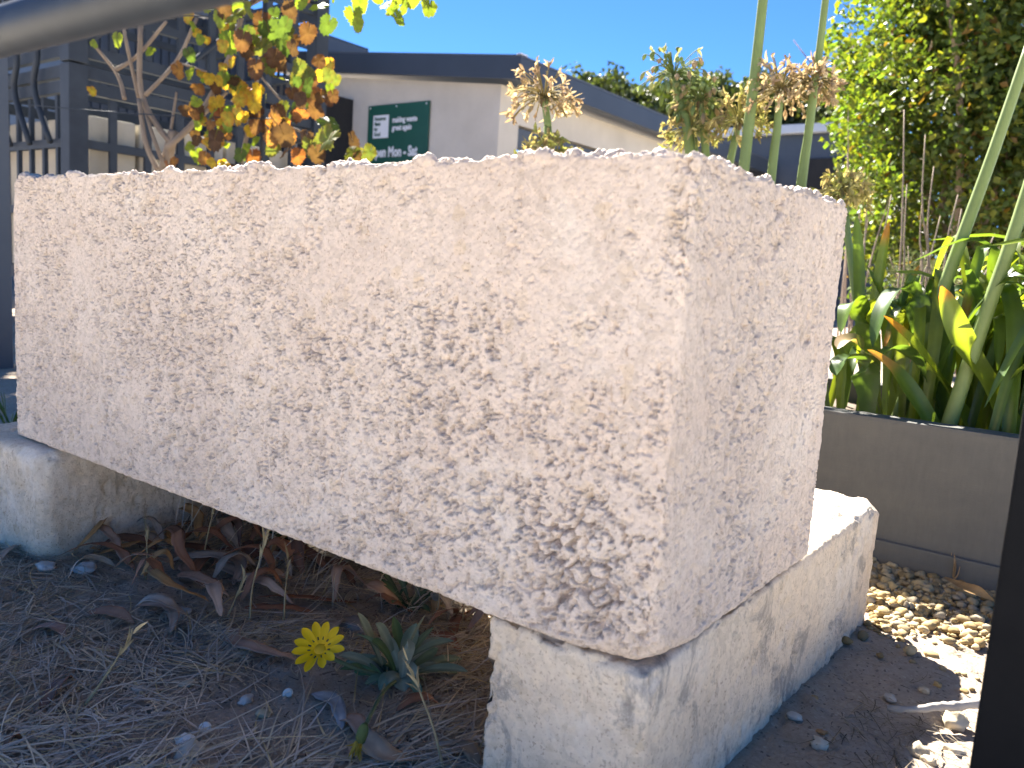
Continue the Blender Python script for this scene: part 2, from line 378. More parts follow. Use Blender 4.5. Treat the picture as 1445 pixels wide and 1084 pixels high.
vis = ((wf+wr+wt) > .02) & ~((wt > .97) & (V[:, 1] > .045) & (V[:, 0] < -.03))
h = np.zeros(len(V)); Q = P[vis]; w1, w2, w3 = wf[vis], wr[vis], wt[vis]
x, z = Q[:, 0], Q[:, 2]
# how honeycombed the face is: low = smooth cast skin, high = open grain
hc = .34*(fbm(Q*9, 3, 41)-.5)*2 + .34*(fbm(Q*36, 3, 43)-.5)*2 + .47
hc = hc + w1*(.12*sst(-.75, -.1, x)*sst(.47, .24, z) - .34*sst(-.50, -.20, x)*sst(.34, .42, z)*sst(.0, -.03, x) + .14*np.exp(-((x+.10)/.08)**2-((z-.235)/.05)**2) + .15*np.exp(-((x+.35)/.07)**2-((z-.335)/.05)**2))
hc = np.clip(hc-w2*.10-.05, 0, 1.1)
S = Q*np.array([1, 1, .8]) + .0022*(np.stack([vnoise(Q*260, 3), vnoise(Q*260, 4), vnoise(Q*260, 5)], 1)-.5)
f1, f2 = worley(S/.0031, 101); m1, m2 = worley(S/.0054, 211); b2 = 1-np.sqrt(np.clip(1-(m1/1.0)**2, 0, 1))
gate1 = sst(.575, .62, fbm(Q*210, 2, 12)+.22*(hc-.5)); gate2 = sst(.64, .66, fbm(Q*110, 2, 14)+.26*(hc-.6))
n1 = vnoise(Q*520, 61); pit = vnoise(S*310, 77); pit2 = fbm(S*210, 2, 78)
h1 = -.0028*(1-sst(.02, .26, f2-f1))*gate1*sst(.05, .4, hc)
h2 = -.0045*(1-sst(.02, .15, m2-m1))*gate2*sst(.15, .6, hc) - .0012*b2*sst(.8, 1.1, hc)
h3 = -.0028*sst(.89-.12*hc, .94, pit)*(.4+.6*hc) - .0046*sst(.745-.05*hc, .76, pit2)*sst(.1, .5, hc)
h3 = h3 - .0044*w2**2*sst(.645, .68, fbm(Q*np.array([210, 210, 75]), 2, 79))*sst(.42, .58, fbm(Q*17, 3, 80))
L1, L2 = worley(Q/.0125+7.3, 301); el = (1-sst(.03, .18, L2-L1))
big = .9*np.exp(-((x+.085)/.06)**2-((z-.225)/.04)**2)*w1 + .7*np.exp(-((x+.05)/.05)**2-((z-.18)/.03)**2)*w1 + .9*np.exp(-((x+.345)/.03)**2-((z-.335)/.014)**2)*w1
h4 = -(.0095*el*sst(.47, .58, fbm(Q*70, 2, 91))+.0020*(1-np.sqrt(np.clip(1-(L1/1.0)**2, 0, 1))))*np.clip(big, 0, 1)
hv = np.maximum(h1+h2+h3+h4, -.014) + .0013*(n1-.5)*(.6+hc) + .0022*(fbm(Q*5, 3, 51)-.5)
# crumbly top: grains stand proud of the rim
T1, _ = worley(Q/.0058, 401); T2, _ = worley(Q/.0115, 403)
tg = .0038*np.sqrt(np.clip(1-(T1/.8)**2, 0, 1))*sst(.35, .6, vnoise(Q*110, 33)) + .0055*np.sqrt(np.clip(1-(T2/.8)**2, 0, 1))*sst(.45, .7, vnoise(Q*55, 37)) + .008*(fbm(Q*24, 4, 36)-.5) + .003*(n1-.5)
hv = (hv*(1-w3) + w3*(tg-.005))*np.clip((nn[vis][:, 2]+.98)/.2, 0, 1)
h[vis] = hv
P = P+nn*h[:, None]
# hairline crack in the end face
link("limestone_block", mesh_np("limestone_block", P-np.array([-.49, .17, .15]), F, M_BLOCK, True), (-.49, .17, .15),
     label="large pale rough cast limestone block raised on two smaller blocks", cat="stone block")

def footing(name, x0, x1, y0, y1, z0, z1, step, mat, label, r0=.010, corner=None, rot=0.0, pivot=None, seed=0, chip=None):
    nx_, ny_, nz_ = [max(8, int((b-a)/step)) for a, b in ((x0, x1), (y0, y1), (z0, z1))]
    V, F = grid_box(np.linspace(x0, x1, nx_), np.linspace(y0, y1, ny_), np.linspace(z0, z1, nz_), 1 if rot else 3)
    r = r0 + .0035*fbm(V*22, 3, seed+1)
    for c, amp, wd in (corner or []): r = r+amp*np.exp(-(np.linalg.norm(V-np.array(c), axis=1)/wd)**2)
    P, nn = rounded(V, np.array([x0, y0, z0]), np.array([x1, y1, z1]), r)
    f1, f2 = worley(P/.010, seed+5)
    rough = sst(.45, .7, fbm(P*13, 4, seed+9))
    pit = fbm(P*np.array([90, 90, 55]), 3, seed+7)
    edge = 1-np.max(np.abs(nn), axis=1)
    h = .005*(fbm(P*7, 3, seed+3)-.5) + .0014*(fbm(P*60, 3, seed+4)-.5)*2 - .0014*(1-sst(.02, .22, f2-f1))*rough - .0032*sst(.57, .64, pit)*(.4+rough) - .0025*edge*sst(.48, .62, fbm(P*130, 3, seed+15))
    P = P+nn*h[:, None]
    for (c, nrm, d) in (chip or []):
        nrm = np.array(nrm, float); nrm /= np.linalg.norm(nrm); s = (P-np.array(c))@nrm + .003*(fbm(P*50, 2, 3)-.5)
        P = P-np.maximum(0, s)[:, None]*nrm
    if rot:
        c, s = math.cos(rot), math.sin(rot); q = P[:, :2]-np.array(pivot); P[:, :2] = np.stack([c*q[:, 0]-s*q[:, 1], s*q[:, 0]+c*q[:, 1]], 1)+np.array(pivot)
    o = np.array([(x0+x1)/2, (y0+y1)/2, 0])
    link(name, mesh_np(name, P-o, F, mat, True), o, label=label, cat="stone block")
footing("limestone_footing", -.142, -.002, .004, .664, -.06, .1485, .0026, M_SLEEP, "cream limestone footing with grey stains under the block's near end", .004,
        seed=1000, chip=[((-.002, .640, .137), (1, .35, 1.0), 0)])
footing("limestone_footing", -1.075, -.853, -.018, .50, -.05, .1480, .0035, M_SLEEP2, "white-faced limestone footing with rounded corner under the block's far end", .008,
        [((-.853, -.018, .15), .016, .05), ((-.853, -.018, 0), .02, .05)], rot=math.radians(6), pivot=(-.853, -.018), seed=2000)

# ================================================================== PLANTER
PZ = .222; PX0, PX1, PY0, PY1 = -1.9, 1.3, .92, 1.50
pl = thing("concrete_planter", "long low grey concrete planter box holding agapanthus behind the block", "planter", (-.3, 1.2, -.02))
for nm, b in (("front_wall", (PX0, PX1, PY0, PY0+.05, -.06, PZ)), ("back_wall", (PX0, PX1, PY1-.05, PY1, -.06, PZ)), ("end_wall", (PX0, PX0+.05, PY0+.051, PY1-.051, -.06, PZ)), ("end_wall", (PX1-.05, PX1, PY0+.051, PY1-.051, -.06, PZ))):
    V_, F_ = bevel_box(*b, r=.006); mk(nm, V_, F_, M_PLANTER, pl)
V_, F_ = bevel_box(PX0-.004, PX1+.004, PY0-.010, PY0-.0005, -.06, .026, r=.003); mk("plinth", V_, F_, M_PLANTER, pl)
gxs = np.linspace(PX0+.05, PX1-.05, 120); gys = np.linspace(PY0+.05, PY1-.05, 24); X, Y = np.meshgrid(gxs, gys, indexing='ij')
Z = .175+.02*(fbm(np.stack([X.ravel(), Y.ravel(), 0*X.ravel()], 1)*14, 3, 8).reshape(X.shape)-.5); i_ = np.arange(X.size).reshape(X.shape)
mk("soil", np.stack([X, Y, Z], -1).reshape(-1, 3), np.stack([i_[:-1, :-1], i_[1:, :-1], i_[1:, 1:], i_[:-1, 1:]], -1).reshape(-1, 4), M_SOIL, pl, True)

# ================================================================== AGAPANTHUS
def stalk_pts(ptop, pbot, Yt, Yb=None, zt=None):
    a = onp(*ptop, 1, Yt); b = onp(*pbot, 1, Yb if Yb else Yt)
    d = b-a
    if d[2] < -1e-3:
        k = (.165-a[2])/d[2]; base = a+d*k
        base[0] = np.clip(base[0], b[0]-.12, b[0]+.12); base[1] = np.clip(base[1], PY0+.07, PY1-.06)
    return crv([base, b, (a+b)/2+np.array([.002, 0, 0]), a], 14)
def seed_head(parent, c, R, style, seed, npod=78):
    rg = np.random.RandomState(seed); mb = MB(); c = np.asarray(c)
    pal = {'dry': [(.46, .36, .23), (.54, .43, .28), (.34, .25, .17), (.60, .50, .34)], 'green': [(.22, .30, .11), (.27, .35, .14), (.32, .34, .15), (.44, .35, .22)], 'pale': [(.44, .40, .16), (.50, .44, .20), (.40, .33, .16), (.34, .36, .12)]}[style]
    ped = {'dry': (.32, .27, .12), 'green': (.20, .26, .09), 'pale': (.42, .40, .16)}[style]
    V_, F_ = tube([c-np.array([0, 0, .02]), c-np.array([0, 0, .006]), c+np.array([0, 0, .004])], [.007, .010, .004], 8); mb.add(V_, F_, (.22, .17, .09))
    for k in range(npod):
        th = rg.rand()*2*PI; cz = rg.uniform(-.45, 1.0); s = math.sqrt(max(0, 1-cz*cz)); d = np.array([s*math.cos(th), s*math.sin(th), cz])
        ln = R*rg.uniform(.6, 1.0); tip = c+d*ln+np.array([0, 0, -.25*R*s*rg.uniform(.2, 1)])
        pts = bez(c, c+d*ln*.6+np.array([0, 0, .012*s]), tip, 5); V_, F_ = tube(pts, [.0016, .0013, .0012, .0012, .0014], 4, False); mb.add(V_, F_, np.array(ped)*rg.uniform(.75, 1.25))
        if rg.rand() < .88:
            pc = np.array(pal[rg.randint(len(pal))])*rg.uniform(.8, 1.2)
            if style == 'green' and rg.rand() < .75:   # hanging seed pod
                hang = (d*.35+np.array([0, 0, -.9]))*rg.uniform(.018, .030); q = bez(tip, tip+hang*.5+d*.004, tip+hang, 6)
                V_, F_ = tube(q, np.array([.0015, .0045, .0058, .0055, .0035, .0006]), 6, False); mb.add(V_, F_, pc)
            else:                                      # withered floret: three or four limp tepals
                for j in range(rg.randint(3, 6)):
                    o = (d*rg.uniform(.2, 1)+rg.normal(0, .35, 3)+np.array([0, 0, -.6 if rg.rand() < .7 else .4])); o = o/np.linalg.norm(o)*rg.uniform(.012, .026)
                    q = bez(tip, tip+o*.5+d*.006, tip+o+rg.normal(0, .003, 3), 5); V_, F_ = ribbon(q, [.0012, .0030, .0036, .0026, .0004], rg.normal(0, 1, 3), .5, rg.normal(0, .8)); mb.add(V_, F_, pc*rg.uniform(.75, 1.2))
    return mb.build("seed_head", M_HEAD, parent, True, org=c, kind="stuff")
def stalk(plant, ptop, pbot, Yt, wpx, head=None, col=(.20, .27, .085), seed=0, Yb=None, clip=None):
    pts = stalk_pts(ptop, pbot, Yt, Yb); dpt = (pts[-1]-CAM)@_f; r = .5*wpx*dpt/FPX
    V_, F_ = tube(pts, np.linspace(r*1.2, r*.85, len(pts)), 12); t = np.repeat(np.linspace(0, 1, len(pts)), 12)[:, None]
    c = np.array(col)*(1-.0*t)*np.array([1, 1, 1])
    s = mk("flower_stalk", V_, F_, M_STALK, plant, True, c, org=pts[0])
    if head: seed_head(s, pts[-1], head[0]*dpt/FPX, head[1], seed)
    return pts
G1 = (.115, .19, .035); G2 = (.085, .15, .045); GY = (.20, .27, .04)
ORANGE = np.array([.52, .24, .04]); BROWN = np.array([.42, .30, .17])
def strap(plant, pts, wmax, up, col, tip=0.0, tipc=ORANGE, n=22, fold=.3, twist=0.0, blunt=.55):
    q = crv(pts, n); t = np.linspace(0, 1, n)
    wd = wmax*np.clip(.62+.75*t-.42*t*t, .3, 1.0)*np.power(np.clip(1-np.power(t, 5), 0.0, 1), blunt); wd[-1] = wmax*.06
    V_, F_ = ribbon(q, wd, up, fold, twist)
    c = np.repeat(np.array(col)[None], n, 0)*(1.0+.15*np.sin(t*9)[:, None])
    if tip > 0: k = sst(1-tip*1.25, 1-tip*.75, t)[:, None]; c = c*(1-k)+tipc*k
    cc = np.repeat(c, 5, 0); cc[2::5] *= 1.14
    mk("leaf", V_, F_, M_STRAP, plant, True, cc, org=q[0])
def px(l, Ys): return [onp(a, b, 1, y) for (a, b), y in zip(l, Ys)]
ap = thing("agapanthus_plant", "agapanthus clump with broad orange-tipped strap leaves at right in the planter", "plant", (.12, 1.2, .17), "agapanthus growing in the concrete planter")
SV = np.array([-.3, -.5, .8])
hero = [ # pixel path from base to tip, depth plane, half width (m), colour, dry tip share
 ([(1395, 640), (1352, 575), (1300, 500), (1247, 446)], [1.12, 1.08, 1.02, .98], .019, GY, .17, ORANGE),
 ([(1445, 640), (1405, 560), (1360, 485), (1328, 404)], [1.10, 1.06, 1.02, .99], .021, GY, .07, ORANGE),
 ([(1335, 640), (1300, 575), (1262, 525), (1224, 494)], [1.06, 1.02, .99, .96], .017, G1, .30, np.array([.50, .28, .10])),
 ([(1330, 620), (1312, 500), (1290, 420), (1268, 408), (1245, 440), (1232, 490)], [1.14, 1.12, 1.1, 1.06, 1.02, 1.0], .022, G2, 0, ORANGE),
 ([(1215, 600), (1232, 460), (1244, 380), (1255, 312)], [1.18, 1.18, 1.18, 1.18], .014, GY, .14, ORANGE),
 ([(1225, 600), (1215, 450), (1213, 370), (1209, 304)], [1.2, 1.22, 1.24, 1.25], .012, G1, 0, ORANGE),
 ([(1222, 640), (1228, 560), (1215, 512), (1190, 508), (1180, 530)], [1.04, 1.02, 1.0, .97, .95], .026, G2, 0, ORANGE),
 ([(1250, 640), (1243, 560), (1220, 498), (1198, 480), (1182, 492)], [1.10, 1.05, 1.0, .98, .96], .022, (.14, .17, .06), .30, BROWN),
 ([(1360, 640), (1320, 560), (1290, 510), (1262, 492), (1240, 505)], [1.16, 1.1, 1.06, 1.02, 1.0], .020, G2, 0, ORANGE),
 ([(1265, 600), (1258, 500), (1275, 430), (1297, 375)], [1.24, 1.24, 1.24, 1.24], .015, G1, .08, ORANGE),
 ([(1310, 600), (1318, 480), (1338, 400), (1352, 380)], [1.26, 1.26, 1.28, 1.3], .014, GY, 0, ORANGE),
 ([(1240, 620), (1238, 520), (1215, 440), (1198, 430), (1187, 470)], [1.2, 1.15, 1.1, 1.05, 1.02], .020, G1, 0, ORANGE),
 ([(1380, 620), (1395, 500), (1430, 430), (1475, 395)], [1.15, 1.15, 1.1, 1.05], .018, GY, 0, ORANGE),
 ([(1400, 630), (1430, 540), (1470, 500)], [1.1, 1.05, 1.0], .016, GY, 0, ORANGE),
 ([(1420, 620), (1415, 540), (1450, 470), (1480, 470)], [1.18, 1.14, 1.1, 1.05], .016, G1, 0, ORANGE)]
for l, ys_, wd, c, tp, tc in hero: strap(ap, px(l, ys_), wd*1.12, SV, c, tp, tc, twist=rnd.uniform(-.35, .35))
def clump_leaves(plant, cx, cy, n, seed, L=(.26, .46)):
    rg = np.random.RandomState(seed)
    for k in range(n):
        b = np.array([cx+rg.normal(0, .10), np.clip(cy+rg.normal(0, .08), PY0+.08, PY1-.08), .172]); a = rg.rand()*2*PI; ln = rg.uniform(*L); out = rg.uniform(.15, .7)
        d = np.array([math.cos(a), math.sin(a), 0])
        p1 = b+d*ln*.18*out+np.array([0, 0, ln*.45]); p2 = b+d*ln*.55*out+np.array([0, 0, ln*rg.uniform(.55, .75)]); p3 = b+d*ln*rg.uniform(.8, 1.1)*out+np.array([0, 0, ln*rg.uniform(.25, .8)])
        if p3[1] < PY0+.02:
            for q_ in (p1, p2, p3): q_[1] = 2*b[1]-q_[1]
        c = [G1, G2, GY, (.10, .17, .06), (.17, .22, .05)][rg.randint(5)]
        strap(plant, [b, p1, p2, p3], rg.uniform(.010, .018), d*.2+np.array([0, 0, 1.0])+SV*.4, c, .1 if rg.rand() < .22 else 0, [ORANGE, BROWN][rg.randint(2)], 14, .35, rg.uniform(-.6, .6))
clump_leaves(ap, .13, 1.20, 135, 5, (.32, .54))
clump_leaves(ap, -.05, 1.18, 26, 9)
clump_leaves(ap, .34, 1.16, 26, 19)
stalk(ap, (1462, 40), (1336, 395), 1.12, 17, None)
stalk(ap, (1462, 230), (1382, 470), 1.04, 19, None)
ap2 = thing("agapanthus_plant", "agapanthus with two tall bare stalks and a dry brown head behind block's right corner", "plant", (-.2, 1.15, .17), "agapanthus growing in the concrete planter")
stalk(ap2, (1092, -150), (1050, 235), 1.36, 15)
stalk(ap2, (1182, -150), (1132, 262), 1.42, 11)
stalk(ap2, (1101, 128), (1089, 245), 1.40, 12, (52, 'dry'), seed=31)
stalk(ap2, (1148, 118), (1129, 262), 1.42, 11, (34, 'dry'), seed=32)
stalk(ap2, (1042, 172), (1031, 225), 1.42, 10, (46, 'pale'), seed=33)
stalk(ap2, (1188, 268), (1196, 330), 1.34, 9, (38, 'pale'), seed=34)
ap3 = thing("agapanthus_plant", "agapanthus with fresh green hanging seed pods above the block's top edge", "plant", (-.5, 1.2, .17), "agapanthus growing in the concrete planter")
stalk(ap3, (951, 108), (972, 205), 1.40, 12, (52, 'green'), seed=41)
stalk(ap3, (988, 142), (995, 205), 1.42, 10, (44, 'green'), seed=42)
stalk(ap3, (975, 186), (982, 225), 1.42, 9, (42, 'pale'), seed=43)
ap4 = thing("agapanthus_plant", "lone dry agapanthus heads in front of the pale building's corner", "plant", (-.85, 1.2, .17), "agapanthus growing in the concrete planter")
stalk(ap4, (768, 138), (776, 215), 1.10, 11, (50, 'dry'), seed=51)
stalk(ap4, (772, 222), (774, 300), 1.02, 8, (40, 'pale'), seed=52)
clump_leaves(ap2, -.28, 1.2, 12, 21, (.2, .3)); clump_leaves(ap3, -.6, 1.2, 10, 22, (.2, .3)); clump_leaves(ap4, -.95, 1.2, 10, 23, (.2, .3))

# ================================================================== LEAF CLOUDS
def leaf_cloud(C, D, Nn, ln, wd, colr):
    """many folded leaves; C centres, D directions, Nn normals, ln/wd lengths, colr (n,3)"""
    n = len(C); D = D/np.linalg.norm(D, axis=1, keepdims=True); S = np.cross(D, Nn); S /= np.linalg.norm(S, axis=1, keepdims=True)+1e-9; Nn = np.cross(S, D)
    ln = ln[:, None]; wd = wd[:, None]
    V = np.stack([C, C+D*ln*.45-S*wd+Nn*wd*.35, C+D*ln-Nn*ln*.1, C+D*ln*.45+S*wd+Nn*wd*.35], 1).reshape(-1, 3)
    b = (np.arange(n)*4)[:, None]
    return V, np.concatenate([b+np.array([[0, 1, 2]]), b+np.array([[0, 2, 3]])]), np.repeat(colr, 4, 0)
def unit(n, rg): v = rg.normal(0, 1, (n, 3)); return v/np.linalg.norm(v, axis=1, keepdims=True)
def clumps(cents, rad, per, rg): 
    c = np.repeat(cents, per, 0); r = np.repeat(np.broadcast_to(rad, len(cents)), per)[:, None]
    return c+unit(len(c), rg)*r*(rg.rand(len(c), 1)**.45)
def pick(pal, n, rg): return np.array(pal)[rg.randint(len(pal), size=n)]*rg.uniform(.75, 1.25, (n, 1))

# large shrub on the right
sh = thing("evergreen_shrub", "tall dense evergreen shrub with small leaves filling the upper right corner", "shrub", (.75, 4.1, 0))
rg = np.random.RandomState(3)
SC = dep(1385, 120, 4.7); base = np.array([SC[0], SC[1]+.1, 0])
ends = []
for k in range(11):
    a = rg.rand()*2*PI; e = SC+np.array([math.cos(a)*rg.uniform(.25, .95), math.sin(a)*rg.uniform(.2, .8)-(.75 if k % 2 else 0), rg.uniform(-.5, 1.0)])
    m_ = base+(e-base)*.45+np.array([rg.normal(0, .08), rg.normal(0, .08), .15]); q = crv([base+rg.normal(0, .06, 3)*[1, 1, 0], m_, e], 12)
    V_, F_ = tube(q, np.linspace(.030, .007, 12), 7); mk("trunk", V_, F_, M_TRUNK, sh, True)
    for j in range(5):
        s0 = q[rg.randint(5, 11)]; e2 = s0+rg.normal(0, .28, 3)+np.array([0, 0, .18]); qq = crv([s0, (s0+e2)/2+rg.normal(0, .04, 3), e2], 6)
        V_, F_ = tube(qq, np.linspace(.010, .003, 6), 5); mk("branch", V_, F_, M_TRUNK, sh, True); ends.append(e2)
d = unit(470, rg); cents = SC+d*np.array([1.15, .95, 1.45])*(rg.rand(470, 1)**.36)+np.array([0, 0, .05])
cents = cents[(cents[:, 2] > .15)]
pr = np.stack([722.5+FPX*((cents-CAM)@_r)/((cents-CAM)@_f), 542-FPX*((cents-CAM)@_u)/((cents-CAM)@_f)], 1)
cents = cents[(pr[:, 0] > 1195)]
Pn = clumps(cents, .19, 135, rg); n = len(Pn)
cl = pick([(.07, .11, .03), (.085, .13, .033), (.11, .155, .035), (.065, .105, .04), (.16, .18, .035)], n, rg)
cl[rg.rand(n) < .04] = (.16, .10, .03)
V_, F_, c_ = leaf_cloud(Pn, unit(n, rg)+np.array([0, 0, .35]), unit(n, rg)+np.array([0, 0, .8]), rg.uniform(.036, .062, n), rg.uniform(.011, .019, n), cl)
mk("crown", V_, F_, M_SHRUB, sh, False, c_, kind="stuff")
# lighter, looser shrub in front of it
sh2 = thing("leafy_bush", "bright green glossy bush catching the sun beside the tall shrub", "bush", dep(1215, 300, 3.3)*np.array([1, 1, 0]))
cents = []
for (a, b) in [(1195, 150), (1215, 130), (1190, 110), (1185, 60), (1200, 30), (1225, 90), (1195, 175), (1215, 200), (1190, 215), (1235, 190), (1225, 235), (1205, 255), (1245, 240), (1180, 195), (1240, 150), (1215, 290), (1240, 300), (1255, 270), (1210, 10), (1240, 40), (1200, -20), (1235, -10), (1260, -30)]:
    cents.append(dep(a+rg.normal(0, 5), b+rg.normal(0, 5), 3.4+rg.normal(0, .10)))
cents = np.array(cents); Pn = clumps(cents, .075, 42, rg); n = len(Pn)
V_, F_, c_ = leaf_cloud(Pn, unit(n, rg)+np.array([0, 0, .5]), unit(n, rg)+np.array([-.3, 0, .7]), rg.uniform(.026, .044, n), rg.uniform(.009, .014, n), pick([(.09, .16, .025), (.13, .19, .025), (.17, .21, .03), (.07, .12, .03)], n, rg))
mk("crown", V_, F_, M_SHRUB, sh2, False, c_, kind="stuff")
b0 = WL[sh2]
for k in (0, 6, 8, 10, 12, 15, 17):
    q = crv([b0+rg.normal(0, .03, 3)*[1, 1, 0], b0+(cents[k]-b0)*[.5, .5, .6], cents[k]], 8); V_, F_ = tube(q, np.linspace(.005, .0015, 8), 5); mk("branch", V_, F_, M_TRUNK, sh2, True)
# distant trees
far = [((838, 97), 24, 1.9, 1.3, "rounded olive-green tree rising behind the pale building's roof"), ((905, 112), 25, 2.0, 1.3, "dark green tree crown just left of the green agapanthus pods"), ((965, 104), 27, 2.2, 1.5, "dark green tree crown directly behind the green agapanthus pods"), ((1035, 100), 25, 2.0, 1.4, "dark tree crown left of the tallest bare agapanthus stalk"), ((1105, 98), 26, 2.2, 1.5, "dark tree crown behind the brown agapanthus heads"), ((1180, 110), 24, 2.2, 1.7, "shaded tree between the low blue building and tall shrub")]
for k, (p_, t_, rx, rz, lab) in enumerate(far):
    c0 = dep(p_[0], p_[1], t_); c0[2] -= rz+.2
    tr = thing("background_tree", lab, "tree", (c0[0], c0[1], 0), "trees behind the buildings")
    V_, F_ = tube(crv([(c0[0], c0[1], 0), (c0[0]+.1, c0[1], c0[2]*.5), (c0[0], c0[1], c0[2])], 8), np.linspace(.22, .08, 8), 8); mk("trunk", V_, F_, M_TRUNK, tr, True)
    for j in range(6):
        e = c0+unit(1, rg)[0]*np.array([rx, rx, rz])*.7; V_, F_ = tube(crv([c0-[0, 0, .8], (c0+e)/2, e], 6), np.linspace(.07, .02, 6), 6); mk("limb", V_, F_, M_TRUNK, tr, True)
    d = unit(150, rg); ce = c0+d*np.array([rx, rx, rz])*(rg.rand(150, 1)**.35)
    Pn = clumps(ce, .40, 85, rg); n = len(Pn)
    V_, F_, c_ = leaf_cloud(Pn, unit(n, rg), unit(n, rg)+[0, 0, .6], rg.uniform(.10, .19, n), rg.uniform(.045, .08, n), pick([(.05, .075, .025), (.065, .095, .03), (.09, .115, .03), (.045, .065, .03)], n, rg))
    mk("crown", V_, F_, M_FAR, tr, False, c_, kind="stuff")

# grey rosemary-like bushes and dry stalks behind the agapanthus
for (a, b, t_, hh, lab) in [(1395, 400, 2.35, .26, "grey-green needle-leaved bush behind the strap leaves at right"), (1448, 385, 2.3, .26, "grey-green needle-leaved bush at the photo's right edge"), (1300, 385, 2.6, .22, "low grey-green bush among the dry stalks")]:
    c0 = dep(a, b, t_); r_ = thing("needle_bush", lab, "bush", (c0[0], c0[1], 0), "needle-leaved bushes behind the planter")
    mb = MB(); VV = []; FF = []; CC = []; nn_ = 0; mbs = MB()
    for k in range(26):
        top = c0+np.array([rg.normal(0, .07), rg.normal(0, .07), rg.uniform(-.06, .09)]); q = crv([(c0[0]+rg.normal(0, .02), c0[1]+rg.normal(0, .02), 0), (c0+top)/2*[1, 1, .75], top], 14)
        V_, F_ = tube(q, np.linspace(.004, .0015, 14), 4); mbs.add(V_, F_)
        m_ = 60; tt = rg.uniform(.55, 1, m_); Cn = q[np.clip((tt*13).astype(int), 0, 13)]+rg.normal(0, .006, (m_, 3)); dd = unit(m_, rg)+np.array([0, 0, .9])
        V_, F_, c_ = leaf_cloud(Cn, dd, unit(m_, rg), rg.uniform(.016, .028, m_), np.full(m_, .0018), pick([(.14, .17, .09), (.18, .20, .11), (.11, .14, .07)], m_, rg)); VV.append(V_); FF.append(F_+nn_); CC.append(c_); nn_ += len(V_)
    mbs.build("stem", M_TRUNK, r_, True)
    mk("foliage", np.concatenate(VV), np.concatenate(FF), M_HEAD, r_, False, np.concatenate(CC), kind="stuff")
ds = thing("dry_stalk_clump", "clump of thin leafless dry stems standing behind the strap leaves", "dried plant", dep(1300, 400, 2.2)*[1, 1, 0])
for (a, b, a2, b2) in [(1276, 155, 1268, 400), (1306, 190, 1312, 400), (1318, 235, 1308, 390), (1352, 275, 1330, 400), (1357, 295, 1340, 400), (1225, 250, 1215, 400), (1258, 275, 1238, 400), (1404, 330, 1370, 420), (1415, 350, 1380, 420), (1280, 260, 1274, 400), (1302, 280, 1300, 400), (1327, 305, 1296, 420)]:
    p1 = dep(a, b, 2.2); p0 = dep(a2, b2, 2.2); bt = p0+(p0-p1)*.2; bt[2] = 0
    V_, F_ = tube(crv([bt, p0, (p0+p1)/2+rg.normal(0, .006, 3), p1], 9), np.linspace(.0032, .0016, 9), 5); mk("stem", V_, F_, M_BARK, ds, True)

# ================================================================== BUILDING
BY = 6.0; CXB = onp(708, 110, 1, BY)[0]
bd = thing("pale_building", "pale rendered low building with dark blue fascia and green sign", "building", (CXB-2, BY+3, 0))
def xz(px_, py_, Y_): p_ = onp(px_, py_, 1, Y_); return p_[0], p_[2]
FY = BY-.18
x0, z0 = xz(450, 75, FY); x1, z1 = xz(735, 80, FY); sl_ = (z1-z0)/(x1-x0)
xL = x0-1.2; zL = z0-1.2*sl_; fh = .20
def roofz(x): return z0+(x-x0)*sl_
y0 = onp(731, 190, 0, CXB)[1]; y1 = onp(851, 205, 0, CXB)[1]; zo = onp(731, 176, 0, CXB)[2]; YB = 12.5
m = MB()
wt_ = lambda x: roofz(x)-fh-.02
V_ = np.array([(xL, BY, 0), (CXB, BY, 0), (CXB, BY, wt_(CXB)), (xL, BY, wt_(xL)), (xL, BY+.2, 0), (CXB, BY+.2, 0), (CXB, BY+.2, wt_(CXB)), (xL, BY+.2, wt_(xL))]); FB = [(0, 1, 2, 3), (5, 4, 7, 6), (0, 3, 7, 4), (1, 5, 6, 2), (3, 2, 6, 7), (0, 4, 5, 1)]
mk("front_wall", V_, FB, M_RENDER, bd)
ws = wt_(CXB)-.002
for (a, b, c, d_) in [(BY+.202, y0, 0, ws), (y1, YB, 0, ws), (y0, y1, zo, ws)]: m.add(boxv(CXB-.2, CXB-.001, a, b, c, d_), BF)
m.build("side_wall", M_RENDER, bd)
V_, F_ = bevel_box(CXB-.12, CXB-.03, y0+.01, y1-.01, zo-.22, zo-.02, .01); mk("roller_door_box", V_, F_, M_NAVY2, bd)
mk("door_opening", boxv(CXB-2.2, CXB-2.1, y0-1, y1+1, 0, ws), BF, M_DARK, bd)
V_, F_ = bevel_box(CXB-.9, CXB-.78, y0+.4, y1+.6, 1.0, zo-.32, .01); mk("timber_panel", V_, F_, M_TIMBER, bd)
V_, F_ = bevel_box(CXB-.19, CXB-.02, y1-.09, y1-.012, 0, zo-.225, .005); mk("door_jamb", V_, F_, M_GALV, bd)
